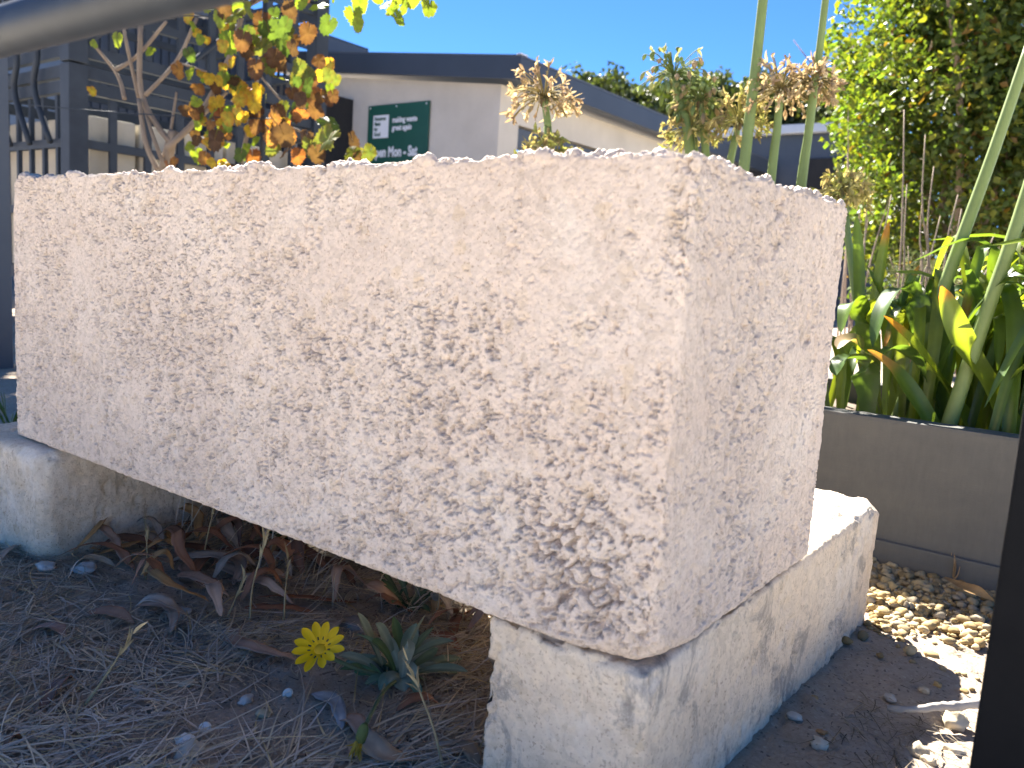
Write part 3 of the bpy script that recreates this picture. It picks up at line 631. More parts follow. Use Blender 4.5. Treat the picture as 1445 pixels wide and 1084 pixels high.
# front fascia follows the roof slope, the side fascia runs back level
xR = x1
V_ = np.array([(xL, FY, zL-fh), (xR, FY, z1-fh), (xR, FY, z1), (xL, FY, zL), (xL, FY+.04, zL-fh), (xR, FY+.04, z1-fh), (xR, FY+.04, z1), (xL, FY+.04, zL)]); mk("front_fascia", V_, FB, M_NAVY, bd)
mk("side_fascia", boxv(xR-.04, xR-.001, FY+.041, YB+.2, z1-fh, z1-.001), BF, M_NAVY, bd)
V_ = np.array([(xL, FY+.001, zL+.003), (xR, FY+.001, z1+.003), (xR, YB, z1+.003), (xL, YB, zL+.003), (xL, FY+.001, zL+.02), (xR, FY+.001, z1+.02), (xR, YB, z1+.02), (xL, YB, zL+.02)]); mk("roof", V_, BF, M_NAVY2, bd)
V_ = np.array([(xL, FY+.05, zL-.16), (xR-.05, FY+.05, z1-.16), (xR-.05, YB, z1-.16), (xL, YB, zL-.16), (xL, FY+.05, zL-.14), (xR-.05, FY+.05, z1-.14), (xR-.05, YB, z1-.14), (xL, YB, zL-.14)]); mk("soffit", V_, BF, M_NAVY2, bd)
mk("side_cap", boxv(xR-.045, xR+.006, FY-.006, FY+.10, z1+.0205, z1+.032), BF, M_GALV, bd)
# sign
SY = BY-.03
sx0, szt = xz(520, 150, SY); sx1, _ = xz(606, 142, SY); sw = sx1-sx0; shh = sw*1.0
sg = thing("shop_sign", "dark green sign lettered in white on the pale building's wall", "sign", (sx0, SY, szt-shh))
V_, F_ = bevel_box(sx0, sx1, SY, SY+.02, szt-shh, szt, .003); mk("board", V_, F_, M_GREEN, sg)
mk("logo_panel", boxv(sx0+sw*.10, sx0+sw*.36, SY-.004, SY-.001, szt-sw*.385, szt-sw*.12), BF, M_WHITE, sg)
for (u_, v_) in [(.04, .03), (.48, .03), (.96, .03), (.96, .62), (.04, .62)]:
    V_, F_ = tube([(sx0+sw*u_, SY-.006, szt-sw*v_), (sx0+sw*u_, SY-.0005, szt-sw*v_)], .010, 8); mk("screw", V_, F_, M_GALV, sg)
def text(body, xx, zz, size, mat, xs_=1.0, shear=0.0, off=0.0):
    cu = bpy.data.curves.new("lettering", 'FONT'); cu.body = body; cu.size = size; cu.extrude = .0008; cu.offset = off; cu.shear = shear
    cu.resolution_u = 3; cu.materials.append(mat)
    o = bpy.data.objects.new("lettering", cu); COL.objects.link(o); bpy.context.view_layer.update()
    me = bpy.data.meshes.new_from_object(o.evaluated_get(bpy.context.evaluated_depsgraph_get())); bpy.data.objects.remove(o); me.name = "lettering"
    if not me.materials: me.materials.append(mat)
    return link("lettering", me, (xx, SY-.006, zz), sg, (PI/2, 0, 0), (xs_, 1, 1))
text("making waste", sx0+sw*.425, szt-sw*.215, sw*.088, M_WHITE, .84, 0, .003)
text("great again", sx0+sw*.425, szt-sw*.305, sw*.088, M_WHITE, .84, 0, .003)
text("Open Mon - Sat", sx0+sw*.06, szt-sw*.605, sw*.160, M_WHITE, .76, 0, .006)
for k, tx in enumerate(("Resources", "Made", "for", "Good")): text(tx, sx0+sw*.125, szt-sw*(.180+.060*k), sw*.062, M_GREEN, .72, 0, .002)
# dark shed on the left
XS = -7.75
e1 = onp(520, 72, 0, XS); e0 = onp(330, 8, 0, XS); ez = (e0[2]+e1[2])/2
shd = thing("dark_shed", "dark blue steel shed behind the grape vine at upper left", "shed", (XS-3, 5, 0))
ys0 = 3.1
V_ = boxv(XS-6, XS-.35, ys0+.3, BY-.3, 0, ez-.2); mk("wall", V_, BF, M_NAVY, shd)
for k in range(28): mk("wall_rib", boxv(XS-.352+.003, XS-.325, ys0+.32+k*.09, ys0+.345+k*.09, 0, ez-.205), BF, M_NAVY, shd)
mk("eave_fascia", boxv(XS-.04, XS, ys0-.2, e1[1], ez-.2, ez), BF, M_NAVY2, shd)
V_ = np.array([(XS-6, ys0-.2, ez+1.0), (XS, ys0-.2, ez+.002), (XS, e1[1], ez+.002), (XS-6, e1[1], ez+1.0), (XS-6, ys0-.2, ez+1.03), (XS, ys0-.2, ez+.03), (XS, e1[1], ez+.03), (XS-6, e1[1], ez+1.03)]); mk("roof", V_, BF, M_NAVY, shd)
# low blue building further back
lx0 = onp(985, 190, 1, 13.0); lx1 = onp(1260, 190, 1, 13.0)
lb = thing("low_blue_building", "low blue-grey building with pale gutter beyond the agapanthus stalks", "building", ((lx0[0]+lx1[0])/2, 14.5, 0))
zt_ = lx0[2]
mk("wall", boxv(lx0[0], lx1[0], 13.1, 16, 0, zt_-.03), BF, M_NAVY2, lb)
V_, F_ = bevel_box(lx0[0]-.2, lx1[0]+.2, 12.9, 13.05, zt_-.07, zt_+.07, .02); mk("gutter", V_, F_, M_GALV, lb)
V_ = boxv(lx0[0]-.2, lx1[0]+.2, 13.06, 16.3, zt_+.0, zt_+.06); V_[[2, 3, 6, 7], 2] += .5; mk("roof", V_, BF, M_NAVY, lb)
for k in range(3): V_, F_ = bevel_box(lx0[0]+.7+k*1.2, lx0[0]+1.4+k*1.2, 13.05, 13.09, .9, zt_-.45, .01); wo = mk("window", V_, F_, M_DARK, lb)

# ================================================================== STEEL CAGES (left background)
Pc = dep(105, 165, 3.9); cs = 1.15
ztop = dep(105, 92, 3.9)[2]
def cage(zb, hgt, label, slabs):
    t = thing("steel_cage", label, "cage", (Pc[0]-cs/2, Pc[1]+cs/2, max(zb, 0)), "stacked steel cages")
    x0, x1, y0, y1 = Pc[0]-cs, Pc[0], Pc[1], Pc[1]+cs*1.25
    for (x, y) in ((x0, y0), (x1, y0), (x0, y1), (x1, y1)):
        V_, F_ = bevel_box(x-.045, x+.045, y-.045, y+.045, zb, zb+hgt-.004, .006); mk("post", V_, F_, M_CAGE, t)
    for z in (zb+.06, zb+hgt-.10, zb+hgt-.03, zb+hgt*.36, zb+hgt*.66):
        tk = .02 if z in (zb+hgt*.36, zb+hgt*.66) else .028
        for (a, b, c, d_) in ((x0+.047, x1-.047, y0-.02, y0+.012), (x0+.047, x1-.047, y1-.012, y1+.02), (x0-.02, x0+.012, y0+.047, y1-.047), (x1-.012, x1+.02, y0+.047, y1-.047)):
            mk("rail", boxv(a, b, c, d_, z-tk, z+tk), BF, M_CAGE, t)
    for k in range(7):
        f = (k+1)/8
        mk("bar", boxv(x0+f*cs-.012, x0+f*cs+.012, y0-.018, y0+.002, zb+.09, zb+hgt-.135), BF, M_CAGE, t)
        yy = y0+f*cs*1.25; mk("bar", boxv(x1-.002, x1+.019, yy-.018, yy+.018, zb+.09, zb+hgt-.135), BF, M_CAGE, t)
    for s in (0, 1):
        q = [(x1+.026, y0+.05+s*.5, zb+.10), (x1+.026, y0+.40+s*.5, zb+.42)]; V_, F_ = tube(q, .014, 6); mk("brace", V_, F_, M_CAGE, t)
    if slabs:
        for k in range(5):
            yy = y0+.10+k*.255; V_, F_ = bevel_box(x0+.1, x1-.06, yy, yy+.235, zb+.095, zb+hgt*.80, .012)
            o = mk("stone_slab", V_, F_, M_SLAB, None, org=((x0+x1)/2, yy+.11, zb+.095), label="pale stone slab standing inside the lower steel cage", cat="slab", group="slabs in the lower steel cage")
cage(ztop-1.06, 1.06, "lower grey-blue steel cage holding pale slabs behind the block", True)
cage(ztop+.004, .72, "upper empty grey-blue steel cage stacked on the lower one", False)
# tangle of wavy steel straps hung over the cage top
x0c = Pc[0]-cs
for k in range(4):
    xa = x0c+.22+.22*k; q = crv([(xa-.02, Pc[1]-.05, ztop+.28), (xa+.03, Pc[1]-.06, ztop+.05), (xa-.03, Pc[1]-.05, ztop-.10), (xa+.12, Pc[1]-.045, ztop-.36)], 16)
    V_, F_ = tube(q, .016, 6); mk("steel_strap", V_, F_, M_CAGE, None, True, label=["bent steel strap hanging on the cage front, leftmost of four", "bent steel strap hanging on the cage front, second from left", "bent steel strap hanging on the cage front, third from left", "bent steel strap hanging on cage front nearest the corner post"][k], cat="strap", group="bent straps on the steel cage")
# dark post at the far left
pA = onp(-15, 300, 1, .62)
V_, F_ = bevel_box(pA[0]-.06, pA[0]+.006, pA[1], pA[1]+.06, -.05, 1.02, .004); mk("dark_post", V_, F_, M_NAVY2, None, org=(pA[0], pA[1], 0), label="dark square steel post at the photo's left edge beyond the block", cat="post")

# ================================================================== GRAPE VINE
def vine_mesh(seed, col, col2):
    rg = np.random.RandomState(seed); m_ = 34; V = [(0, 0, 0)]; C = [col]
    for k in range(m_):
        a = -PI*.985+2*PI*.985*k/(m_-1)
        lob = .62+.30*abs(math.cos(a*1.25))**1.5+.10*math.cos(a*.5); ser = 1+.07*(1 if k % 2 else -1); r = lob*ser*(1+rg.normal(0, .03))
        V.append((r*math.sin(a), -r*math.cos(a)*1.02, -.12*r*r+.07*math.sin(a*5+seed)+rg.normal(0, .02))); t = np.clip(rg.rand()*.9+.2, 0, 1); C.append(np.array(col)*(1-t)+np.array(col2)*t)
    V = np.array(V); V2 = V*np.array([.55, .55, .35]); n = len(V)
    VV = np.concatenate([V, V2[1:]]); F = []
    for k in range(1, m_): F += [(0, n+k-1, n+k), (n+k-1, k, k+1, n+k)]
    C = np.array(C); CC = np.concatenate([C, C[1:]*.5+np.array(col)*.5])
    st, sf = tube([(0, 0, 0), (0, .25, .06), (0.03, .6, .15)], .018, 4); F += [tuple(i+len(VV) for i in f) for f in sf]; VV = np.concatenate([VV, st]); CC = np.concatenate([CC, np.repeat(np.array([[.25, .16, .07]]), len(st), 0)])
    return mesh_np("leaf", VV*np.array([1, 1, 1.0])*.041, F, M_VINE, True, CC)
VC = {'lime': [((.14, .21, .03), (.22, .26, .035)), ((.17, .23, .03), (.11, .19, .03))], 'yellow': [((.40, .31, .035), (.48, .27, .03)), ((.36, .33, .05), (.42, .17, .03))],
      'orange': [((.27, .11, .045), (.17, .06, .03)), ((.30, .16, .06), (.15, .06, .035))], 'brown': [((.085, .05, .032), (.06, .032, .024)), ((.11, .06, .035), (.08, .035, .026))], 'green': [((.075, .12, .03), (.055, .095, .03)), ((.09, .13, .035), (.14, .12, .03))]}
VM = {k: [vine_mesh(11*i+len(k)*7, *c) for i, c in enumerate(v)]+[vine_mesh(91+11*i+len(k)*7, *c) for i, c in enumerate(v)] for k, v in VC.items()}
vb = dep(225, 250, 3.05); vb[2] = 0
vine = thing("grape_vine", "grape vine with yellow, orange and brown autumn leaves behind the block", "vine", vb)
def vleaf(p_, kind, s=1.0, face=None):
    n0 = -(ray(722, 300)) if face is None else face
    nrm = np.array(n0)+RS.normal(0, .55, 3); down = np.array([RS.normal(0, .45), RS.normal(0, .3), -1.0])
    nrm /= np.linalg.norm(nrm); yv = -(down-nrm*np.dot(down, nrm)); yv /= np.linalg.norm(yv); xv = np.cross(yv, nrm)
    R_ = Matrix(((xv[0], yv[0], nrm[0]), (xv[1], yv[1], nrm[1]), (xv[2], yv[2], nrm[2])))
    link("leaf", VM[kind][RS.randint(4)], p_, vine, R_.to_euler(), s)
def patch(a, b, t, sx, sy, n, kinds, s=(.7, 1.1), st=.16):
    for k in range(n):
        p_ = dep(a+RS.normal(0, sx*1.15), b+RS.normal(0, sy*1.15), t+RS.normal(0, st)); vleaf(p_, kinds[RS.randint(len(kinds))], RS.uniform(*s))
patch(300, 60, 2.9, 18, 28, 16, ['lime', 'lime', 'yellow', 'lime'], (.45, .8))
patch(330, 25, 2.85, 30, 18, 18, ['green', 'lime', 'brown', 'green'], (.6, 1.0))
patch(385, 45, 2.8, 28, 32, 18, ['brown', 'green', 'brown', 'green'], (.7, 1.1))
patch(312, 135, 2.9, 28, 28, 24, ['yellow', 'lime', 'orange', 'yellow', 'brown'], (.45, .85))
patch(350, 120, 2.85, 30, 24, 16, ['brown', 'orange', 'yellow', 'green'], (.6, 1.0))
patch(310, 200, 2.9, 22, 22, 30, ['yellow', 'lime', 'orange', 'lime', 'brown'], (.35, .75))
patch(362, 195, 2.85, 28, 24, 20, ['brown', 'green', 'orange', 'brown'], (.6, .95))
patch(395, 190, 2.8, 8, 14, 7, ['yellow', 'orange', 'yellow'], (.7, 1.0))
patch(408, 95, 2.8, 24, 34, 14, ['brown', 'green', 'brown'], (.7, 1.05))
patch(440, 105, 2.75, 16, 18, 14, ['lime', 'green', 'yellow', 'brown'], (.45, .75))
patch(430, 150, 2.75, 14, 18, 9, ['brown', 'orange', 'brown'], (.6, .9))
patch(450, 205, 2.6, 22, 14, 10, ['green', 'green', 'brown'], (.8, 1.15))
for (a, b, kd, s) in [(497, 215, 'green', .75), (522, 215, 'green', .75), (505, 222, 'brown', .5), (470, 135, 'brown', .6), (420, 160, 'brown', .8), (395, 175, 'yellow', 1.0), (388, 195, 'yellow', .9), (280, 125, 'orange', .7), (283, 105, 'yellow', .5), (165, 55, 'lime', .7), (212, 72, 'lime', .5), (132, 62, 'lime', .4), (45, 6, 'lime', .6), (130, 128, 'yellow', .5), (245, 228, 'orange', .5), (250, 100, 'lime', .3), (235, 232, 'orange', .4)]: vleaf(dep(a, b, 2.9 if a < 420 else 2.6), kd, s)
# lime leaves hanging into the sky at the top
for (a, b, s) in [(450, 8, 1.0), (425, 2, .8), (500, 22, 1.1), (508, 5, 1.0), (545, 5, 1.05), (560, 25, 1.05), (572, 8, .9), (606, 10, 1.0), (583, 0, .8), (530, -8, 1.0), (480, -12, 1.0), (565, -12, 1.1), (600, -18, 1.0), (440, -15, 1.0), (470, -2, .5), (555, 12, .9), (505, 35, .7), (550, -30, 1.1), (520, -32, 1.0), (490, -35, 1.0), (625, -32, 1.0)]: vleaf(dep(a, b, 2.45+RS.normal(0, .05)), 'lime', s*.78)
# vine leaves added unseen above the frame, placed to shade the ground at left
rgc = np.random.RandomState(61); cv = []; cf = []; cc = []; cn = 0
lm = [VM[k][i] for k in ('lime', 'green', 'yellow', 'green') for i in (0, 1)]; ld = []
for me in lm:
    v_ = np.zeros(len(me.vertices)*3); me.vertices.foreach_get("co", v_); c_ = np.zeros(len(me.vertices)*4); me.color_attributes["Col"].data.foreach_get("color", c_)
    ld.append((v_.reshape(-1, 3), [tuple(p.vertices) for p in me.polygons], c_.reshape(-1, 4)[:, :3]))
for k in range(760):
    v_, f_, c_ = ld[rgc.randint(len(ld))]; R_ = np.array(Euler((rgc.normal(0, .6), rgc.normal(0, .6), rgc.rand()*6.3)).to_matrix())
    v_ = v_@R_.T*rgc.uniform(1.2, 1.7)+(np.array([rgc.uniform(-3.4, -2.35), rgc.uniform(.90, 1.72), rgc.uniform(2.12, 2.42)]) if k < 440 else np.array([rgc.uniform(-4.6, -3.35), rgc.uniform(1.45, 2.1), rgc.uniform(2.12, 2.42)])); cv.append(v_); cc.append(c_); cf += [tuple(i+cn for i in f) for f in f_]; cn += len(v_)
mk("shade_canopy", np.concatenate(cv), cf, M_VINE, vine, True, np.concatenate(cc), kind="stuff")
def cane(pl_, t, r0, r1, n=14, name="cane"):
    q = crv([dep(a, b, t+RS.normal(0, .02)) for a, b in pl_], n); V_, F_ = tube(q, np.linspace(r0, r1, n), 7); return mk(name, V_, F_, M_BARK, vine, True)
q = crv([vb, dep(228, 300, 3.05), dep(233, 240, 3.05), dep(245, 185, 3.0)], 12); V_, F_ = tube(q, np.linspace(.03, .018, 12), 9); mk("trunk", V_, F_, M_BARK, vine, True)
for pl_, r0, r1 in [([(245, 185), (240, 200), (200, 135), (198, 35)], .012, .009), ([(176, 140), (165, 105), (130, 60)], .008, .005), ([(162, 100), (195, 78), (235, 30)], .008, .006), ([(205, 135), (250, 85), (278, 25)], .008, .006), ([(250, 88), (292, 101)], .004, .003), ([(240, 190), (249, 130)], .006, .004), ([(235, 210), (280, 165), (320, 90), (345, 10)], .012, .009), ([(260, 185), (300, 150), (320, 130)], .008, .006), ([(340, 230), (360, 130), (375, 20)], .008, .006), ([(300, 150), (350, 165), (410, 180), (440, 195)], .007, .004), ([(222, 240), (205, 200), (196, 140)], .010, .008), ([(345, 10), (430, -30), (520, -40), (620, -45)], .008, .005), ([(395, 140), (370, 110), (365, 100)], .004, .003), ([(232, 235), (215, 190), (202, 145)], .008, .006), ([(196, 140), (178, 60), (172, 20)], .007, .005)]: cane(pl_, 3.0 if pl_[0][0] < 345 else 2.8, r0, r1)
# trellis wire and post that carry it
tr = thing("trellis", "thin wire trellis carrying the grape vine", "trellis", dep(60, 260, 3.05)*[1, 1, 0])
for (py_) in (162, 20):
    a_, b_ = dep(40, py_-14, 3.05), dep(392, py_+6, 2.85); V_, F_ = tube(crv([a_, (a_+b_)/2-[0, 0, .01], b_], 8), .0022, 5); mk("wire", V_, F_, M_CAGE, tr)
for (a, b) in ((372, 100),):
    p_ = dep(a, b, 2.95); V_, F_ = tube([(p_[0], p_[1], 0), (p_[0], p_[1], p_[2]+.6)], .009, 8); mk("stake", V_, F_, M_CAGE, tr, True)

# ================================================================== NEAR RAIL AND POST
rp = dep(0, 46, .45); r2 = .0125
rl = thing("handrail", "thick out-of-focus dark metal rail across the top left corner", "handrail", (-.2, rp[1], 0))
V_, F_ = tube([(-1.35, rp[1], rp[2]), (-.4, rp[1], rp[2]), (.2, rp[1], rp[2]), (.9, rp[1], rp[2])], r2, 24); mk("rail", V_, F_, M_RAIL, rl, True)
for xx in (-1.3, .85): V_, F_ = tube([(xx, rp[1], -.1), (xx, rp[1], rp[2]-.005)], r2, 20); mk("post", V_, F_, M_RAIL, rl, True)
bx = onp(1380, 1000, 1, .10)[0]
V_, F_ = bevel_box(bx, bx+.05, .10, .15, -.08, 1.1, .0025); mk("black_post", V_, F_, M_BLACK, None, org=(bx+.025, .125, 0), label="black square steel post cut off by the photo's right edge", cat="post")

# ================================================================== GRAVEL, STONES, STICK
rg = np.random.RandomState(8)
def ico(sub=1):
    import bmesh
    bm = bmesh.new(); bmesh.ops.create_icosphere(bm, subdivisions=sub+1, radius=1); bm.verts.index_update(); V = np.array([v.co[:] for v in bm.verts]); F = np.array([[v.index for v in f.verts] for f in bm.faces]); bm.free(); return V, F
IV, IF = ico(1)
def pebble_verts(rgx, flat=.65, lump=.28):
    P = IV*1.0; o = rgx.rand(3)*50; P = P*(1+lump*(fbm(P*1.9+o, 3, 4)-.5)*2.2)[:, None]; return P*np.array([1, rgx.uniform(.65, .95), rgx.uniform(.45, flat)])
def rotz(P, a, tilt=0.0):
    c, s = math.cos(a), math.sin(a); P = P@np.array([[c, s, 0], [-s, c, 0], [0, 0, 1]])
    c, s = math.cos(tilt), math.sin(tilt); return P@np.array([[1, 0, 0], [0, c, s], [0, -s, c]])
PC = [(.34, .25, .12), (.38, .29, .15), (.29, .22, .12), (.42, .33, .19), (.32, .27, .19), (.26, .18, .08)]
VV = []; FF = []; CC = []; n_ = 0; protos = [pebble_verts(rg, .7, .5) for _ in range(24)]
pos = []
gxx, gyy = rg.uniform(-.25, .55, 7600), rg.uniform(.50, .915, 7600)
ge = .665+.05*np.sin(gxx*9)+.06*(vnoise(np.stack([gxx*9, gyy*9, 0*gxx+2], 1), 4)-.5)-.10*np.maximum(0, gxx-.10)
keep = (rg.rand(7600) < 1/(1+np.exp(-(gyy-ge)/.022))*.95+.035) & ~((gxx < 0) & (gyy < .70))
gxx, gyy = gxx[keep], gyy[keep]; gzz = gh(gxx, gyy)
for x, y, z_ in zip(gxx, gyy, gzz):
    s = rg.uniform(.0028, .0058) if rg.rand() < .74 else rg.uniform(.0058, .0098)
    P_ = rotz(protos[rg.randint(24)]*s, rg.rand()*6.3, rg.normal(0, .3)); lift = rg.uniform(.1, .9)*s
    P_ = P_+np.array([x, y, z_+lift]); VV.append(P_); FF.append(IF+n_); n_ += len(P_); CC.append(np.repeat((np.array(PC[rg.randint(6)])*rg.uniform(.85, 1.15))[None], len(P_), 0))
mk("gravel", np.concatenate(VV), np.concatenate(FF), M_STONE, None, True, np.concatenate(CC), org=(0, 0, 0), kind="stuff", label="loose cream limestone gravel between the footing and the planter", cat="gravel")
IV, IF = ico(2)
def stone(pxy, s, label, col=(.52, .45, .33), lump=.5, flat=.85, name="stone", group=None):
    p_ = onp(*pxy, 2, 0.0); z_ = gz(p_[0], p_[1]); p_ = onp(*pxy, 2, z_+s*.3)
    P_ = rotz(pebble_verts(rg, flat, lump)*s, rg.rand()*6, rg.normal(0, .2)); P_ = P_*(1+.10*(fbm(P_/s*4, 3, 8)-.5))[:, None]
    link(name, mesh_np(name, P_, IF, M_STONE, True, np.array(col)), p_, label=label, cat="stone", group=group)
stone((1347, 1018), .0125, "lumpy sunlit cream stone just below the grey stick", flat=1.0)
stone((1297, 1062), .0095, "rounded cream stone in the shade near the bottom right", (.46, .39, .28))
stone((1310, 1072), .007, "small cream stone touching the rounded stone at bottom right", (.44, .37, .26))
stone((1345, 1058), .010, "flat sunlit stone beside the black post's foot", (.52, .45, .33), flat=.5)
stone((1155, 1050), .008, "pale stone in shade beside the footing at bottom", (.50, .46, .38))
stone((1256, 985), .009, "grey stone at the left end of the grey stick", (.42, .39, .34), flat=.6)
stone((1122, 1012), .008, "whitish stone lying against the near footing's base", (.54, .51, .46))
stone((1304, 974), .006, "small cream pebble above the stick in the block's shadow", (.46, .40, .30))
stone((1160, 1033), .005, "tiny orange-brown chip near the footing's bottom edge", (.40, .22, .10), flat=.4)
stone((1150, 985), .004, "small ochre pebble on shaded dirt beside the footing", (.46, .30, .14))
stone((262, 1046), .009, "white lumpy stone left of the snail shell", (.70, .68, .64), flat=.6)
stone((268, 1060), .012, "buff flat stone below the snail shell", (.48, .42, .34), flat=.4)
stone((372, 1007), .007, "small ochre stone on the sandy patch", (.50, .42, .28), flat=.6)
stone((348, 988), .008, "pale angular stone on the sandy patch", (.52, .49, .44), flat=.6)
stone((200, 975), .009, "flat buff stone in the straw", (.46, .41, .34), flat=.4)
stone((265, 965), .008, "small half-buried tan stone behind the sandy patch", (.48, .42, .32), flat=.4)
stone((255, 867), .012, "pale grey stone between the brown leaves left of centre", (.50, .48, .45), flat=.5)
stone((65, 800), .013, "grey-white stone below the far footing's rounded corner", (.52, .50, .46), flat=.35)
stone((120, 803), .016, "broad flat pale stone right of the far footing's corner", (.50, .48, .45), flat=.3)
stone((500, 885), .020, "grey rounded stone behind the yellow flower", (.26, .24, .22), flat=.7)
q = crv([onp(1252, 1000, 2, .004), onp(1290, 1001, 2, .010), onp(1325, 997, 2, .012), onp(1352, 996, 2, .012), onp(1400, 990, 2, .010)], 18)
V_, F_ = tube(q, np.linspace(.0022, .0048, 18)+.0011*rg.rand(18), 9); V_ += rg.normal(0, .0006, V_.shape)
mk("stick", V_, F_, M_STICK, None, True, label="weathered grey stick lying across the shadow edge at right", cat="stick")

# ================================================================== STRAW AND LITTER
rg = np.random.RandomState(21)
def strands(n, xr, yr, densf, lenr, wr, cols, lift, seed, curl=.5):
    rg = np.random.RandomState(seed); x = rg.uniform(*xr, n); y = rg.uniform(*yr, n)
    P0 = np.stack([x, y, 0*x], 1); keep = rg.rand(n) < densf(P0); x, y = x[keep], y[keep]; n = len(x); z = gh(x, y)
    flow = (fbm(np.stack([x*5, y*5, 0*x], 1), 2, 77)-.5)*7+.6; a = flow+rg.normal(0, .8, n); L = rg.uniform(*lenr, n)*rg.uniform(.5, 1, n); k = 5
    tilt = np.abs(rg.normal(0, lift, n)); tilt = np.minimum(tilt, 1.38); c1 = rg.normal(0, curl, n); V = np.zeros((n, k, 2, 3)); px_, py_, pz_ = x.copy(), y.copy(), z+rg.uniform(.0005, .007, n)
    w_ = rg.uniform(*wr, n)
    for i in range(k):
        t = i/(k-1); s = np.stack([-np.sin(a), np.cos(a), 0*a], 1); ww = (w_*(1-.75*t))[:, None]
        c = np.stack([px_, py_, np.maximum(pz_, gh(px_, py_)+.0006)], 1); V[:, i, 0] = c-s*ww; V[:, i, 1] = c+s*ww+np.array([0, 0, .4])*ww
        a = a+c1/k; px_ = px_+np.cos(a)*np.cos(tilt)*L/(k-1); py_ = py_+np.sin(a)*np.cos(tilt)*L/(k-1); pz_ = pz_+np.sin(tilt)*L/(k-1)*(1-.9*t)
    b = (np.arange(n)*k*2)[:, None, None]; q = np.array([[2*i, 2*i+1, 2*i+3, 2*i+2] for i in range(k-1)])[None]
    col = np.array(cols)[rg.randint(len(cols), size=n)]*rg.uniform(.7, 1.25, (n, 1)); return V.reshape(-1, 3), (b+q).reshape(-1, 4), np.repeat(col, k*2, 0)
sand = onp(320, 1030, 2, 0.0); sand2 = onp(180, 800, 2, 0)
def df(P):
    d = .15+1.0*sst(.40, .60, fbm(P*6, 3, 15)); g = np.exp(-(((P[:, 0]-sand[0])/.13)**2+((P[:, 1]-sand[1])/.10)**2)); g2 = np.exp(-(((P[:, 0]-sand2[0])/.10)**2+((P[:, 1]-sand2[1])/.07)**2))
    return np.clip(d, 0, 1)*(1-.93*g)*(1-.8*g2)*sst(-.10, -.16, P[:, 0])
ST = [(.54, .48, .38), (.60, .52, .40), (.47, .42, .36), (.64, .53, .36), (.53, .49, .44), (.38, .32, .26)]
def stuff_obj(name, parts, mat, label, cat):
    VV, FF, CC, n_ = [], [], [], 0
    for V_, F_, c_ in parts: VV.append(V_); FF.append(F_+n_); CC.append(c_); n_ += len(V_)
    mk(name, np.concatenate(VV), np.concatenate(FF), mat, None, False, np.concatenate(CC), org=(0, 0, 0), kind="stuff", label=label, cat=cat)
stuff_obj("dry_grass", [strands(21000, (-1.35, -.10), (-.29, .40), df, (.02, .07), (.0004, .0010), ST, .10, 1), strands(8500, (-1.35, -.10), (-.29, .40), df, (.05, .14), (.0005, .0013), ST+[(.60, .48, .27)], .16, 2),
    strands(9000, (-1.35, -.10), (-.29, .42), lambda P: df(P)*.8+.2*sst(-.1, -.16, P[:, 0]), (.006, .022), (.0006, .0016), [(.26, .21, .17), (.34, .29, .24), (.42, .38, .33), (.17, .13, .10)], .12, 3),
    strands(2400, (-.95, -.27), (.33, .56), lambda P: np.ones(len(P)), (.06, .17), (.0008, .0020), [(.20, .16, .11), (.26, .21, .14), (.15, .11, .08)], .75, 5),  # this and the next row: unseen bank added to block sun under the block
    strands(3600, (-1.0, -.40), (.37, .50), lambda P: np.ones(len(P)), (.16, .34), (.0022, .0042), [(.20, .16, .11), (.26, .21, .14), (.15, .13, .08)], 1.6, 8, .9),
    strands(900, (-.85, -.15), (.12, .50), lambda P: np.ones(len(P)), (.05, .16), (.0006, .0014), ST, .75, 4)], M_STRAW, "matted grey and straw-coloured dry grass littering the shaded dirt", "dry grass")
def dr(P):
    c = onp(1250, 1035, 2, 0.0); return np.exp(-(((P[:, 0]-c[0])/.06)**2+((P[:, 1]-c[1])/.09)**2))
stuff_obj("grass_litter", [strands(2600, (0.035, .30), (-.05, .60), dr, (.012, .06), (.0003, .0008), [(.20, .16, .11), (.30, .25, .17), (.14, .11, .08)], .12, 6), strands(700, (0.02, .45), (.05, .58), lambda P: np.full(len(P), .5), (.006, .018), (.0004, .001), [(.16, .12, .09), (.30, .25, .18)], .05, 7)], M_STRAW, "fine dark roots and grass bits on the dirt right of the footing", "dry grass")
# taller single dry grass stems
def stemg(pts, label, r=.0011, head=True, col=(.46, .38, .22)):
    q = crv(pts, 12); mb = MB(); V_, F_ = tube(q, np.linspace(r*1.2, r*.7, 12), 5); mb.add(V_, F_, col)
    if head:
        for k in range(7): d_ = (q[-1]-q[-2]); d_ /= np.linalg.norm(d_); e = q[-1-(k % 3)]+d_*.004*k; V_, F_ = ribbon(bez(e, e+d_*.008, e+d_*.016+rg.normal(0, .004, 3), 4), [.0006, .0016, .0012, .0002], rg.normal(0, 1, 3)); mb.add(V_, F_, np.array(col)*rg.uniform(.8, 1.2))
    mb.build("grass_stem", M_STRAW, None, True, label=label, cat="dry grass", group="single dry grass stems")
def up(pxy, dz, y_=None):
    b = onp(*pxy, 2, 0.002); return b
def vert(pb, pt, lean=0.0):
    b = onp(*pb, 2, 0.002); t = (b-CAM)@_f; return b, dep(*pt, t+lean)
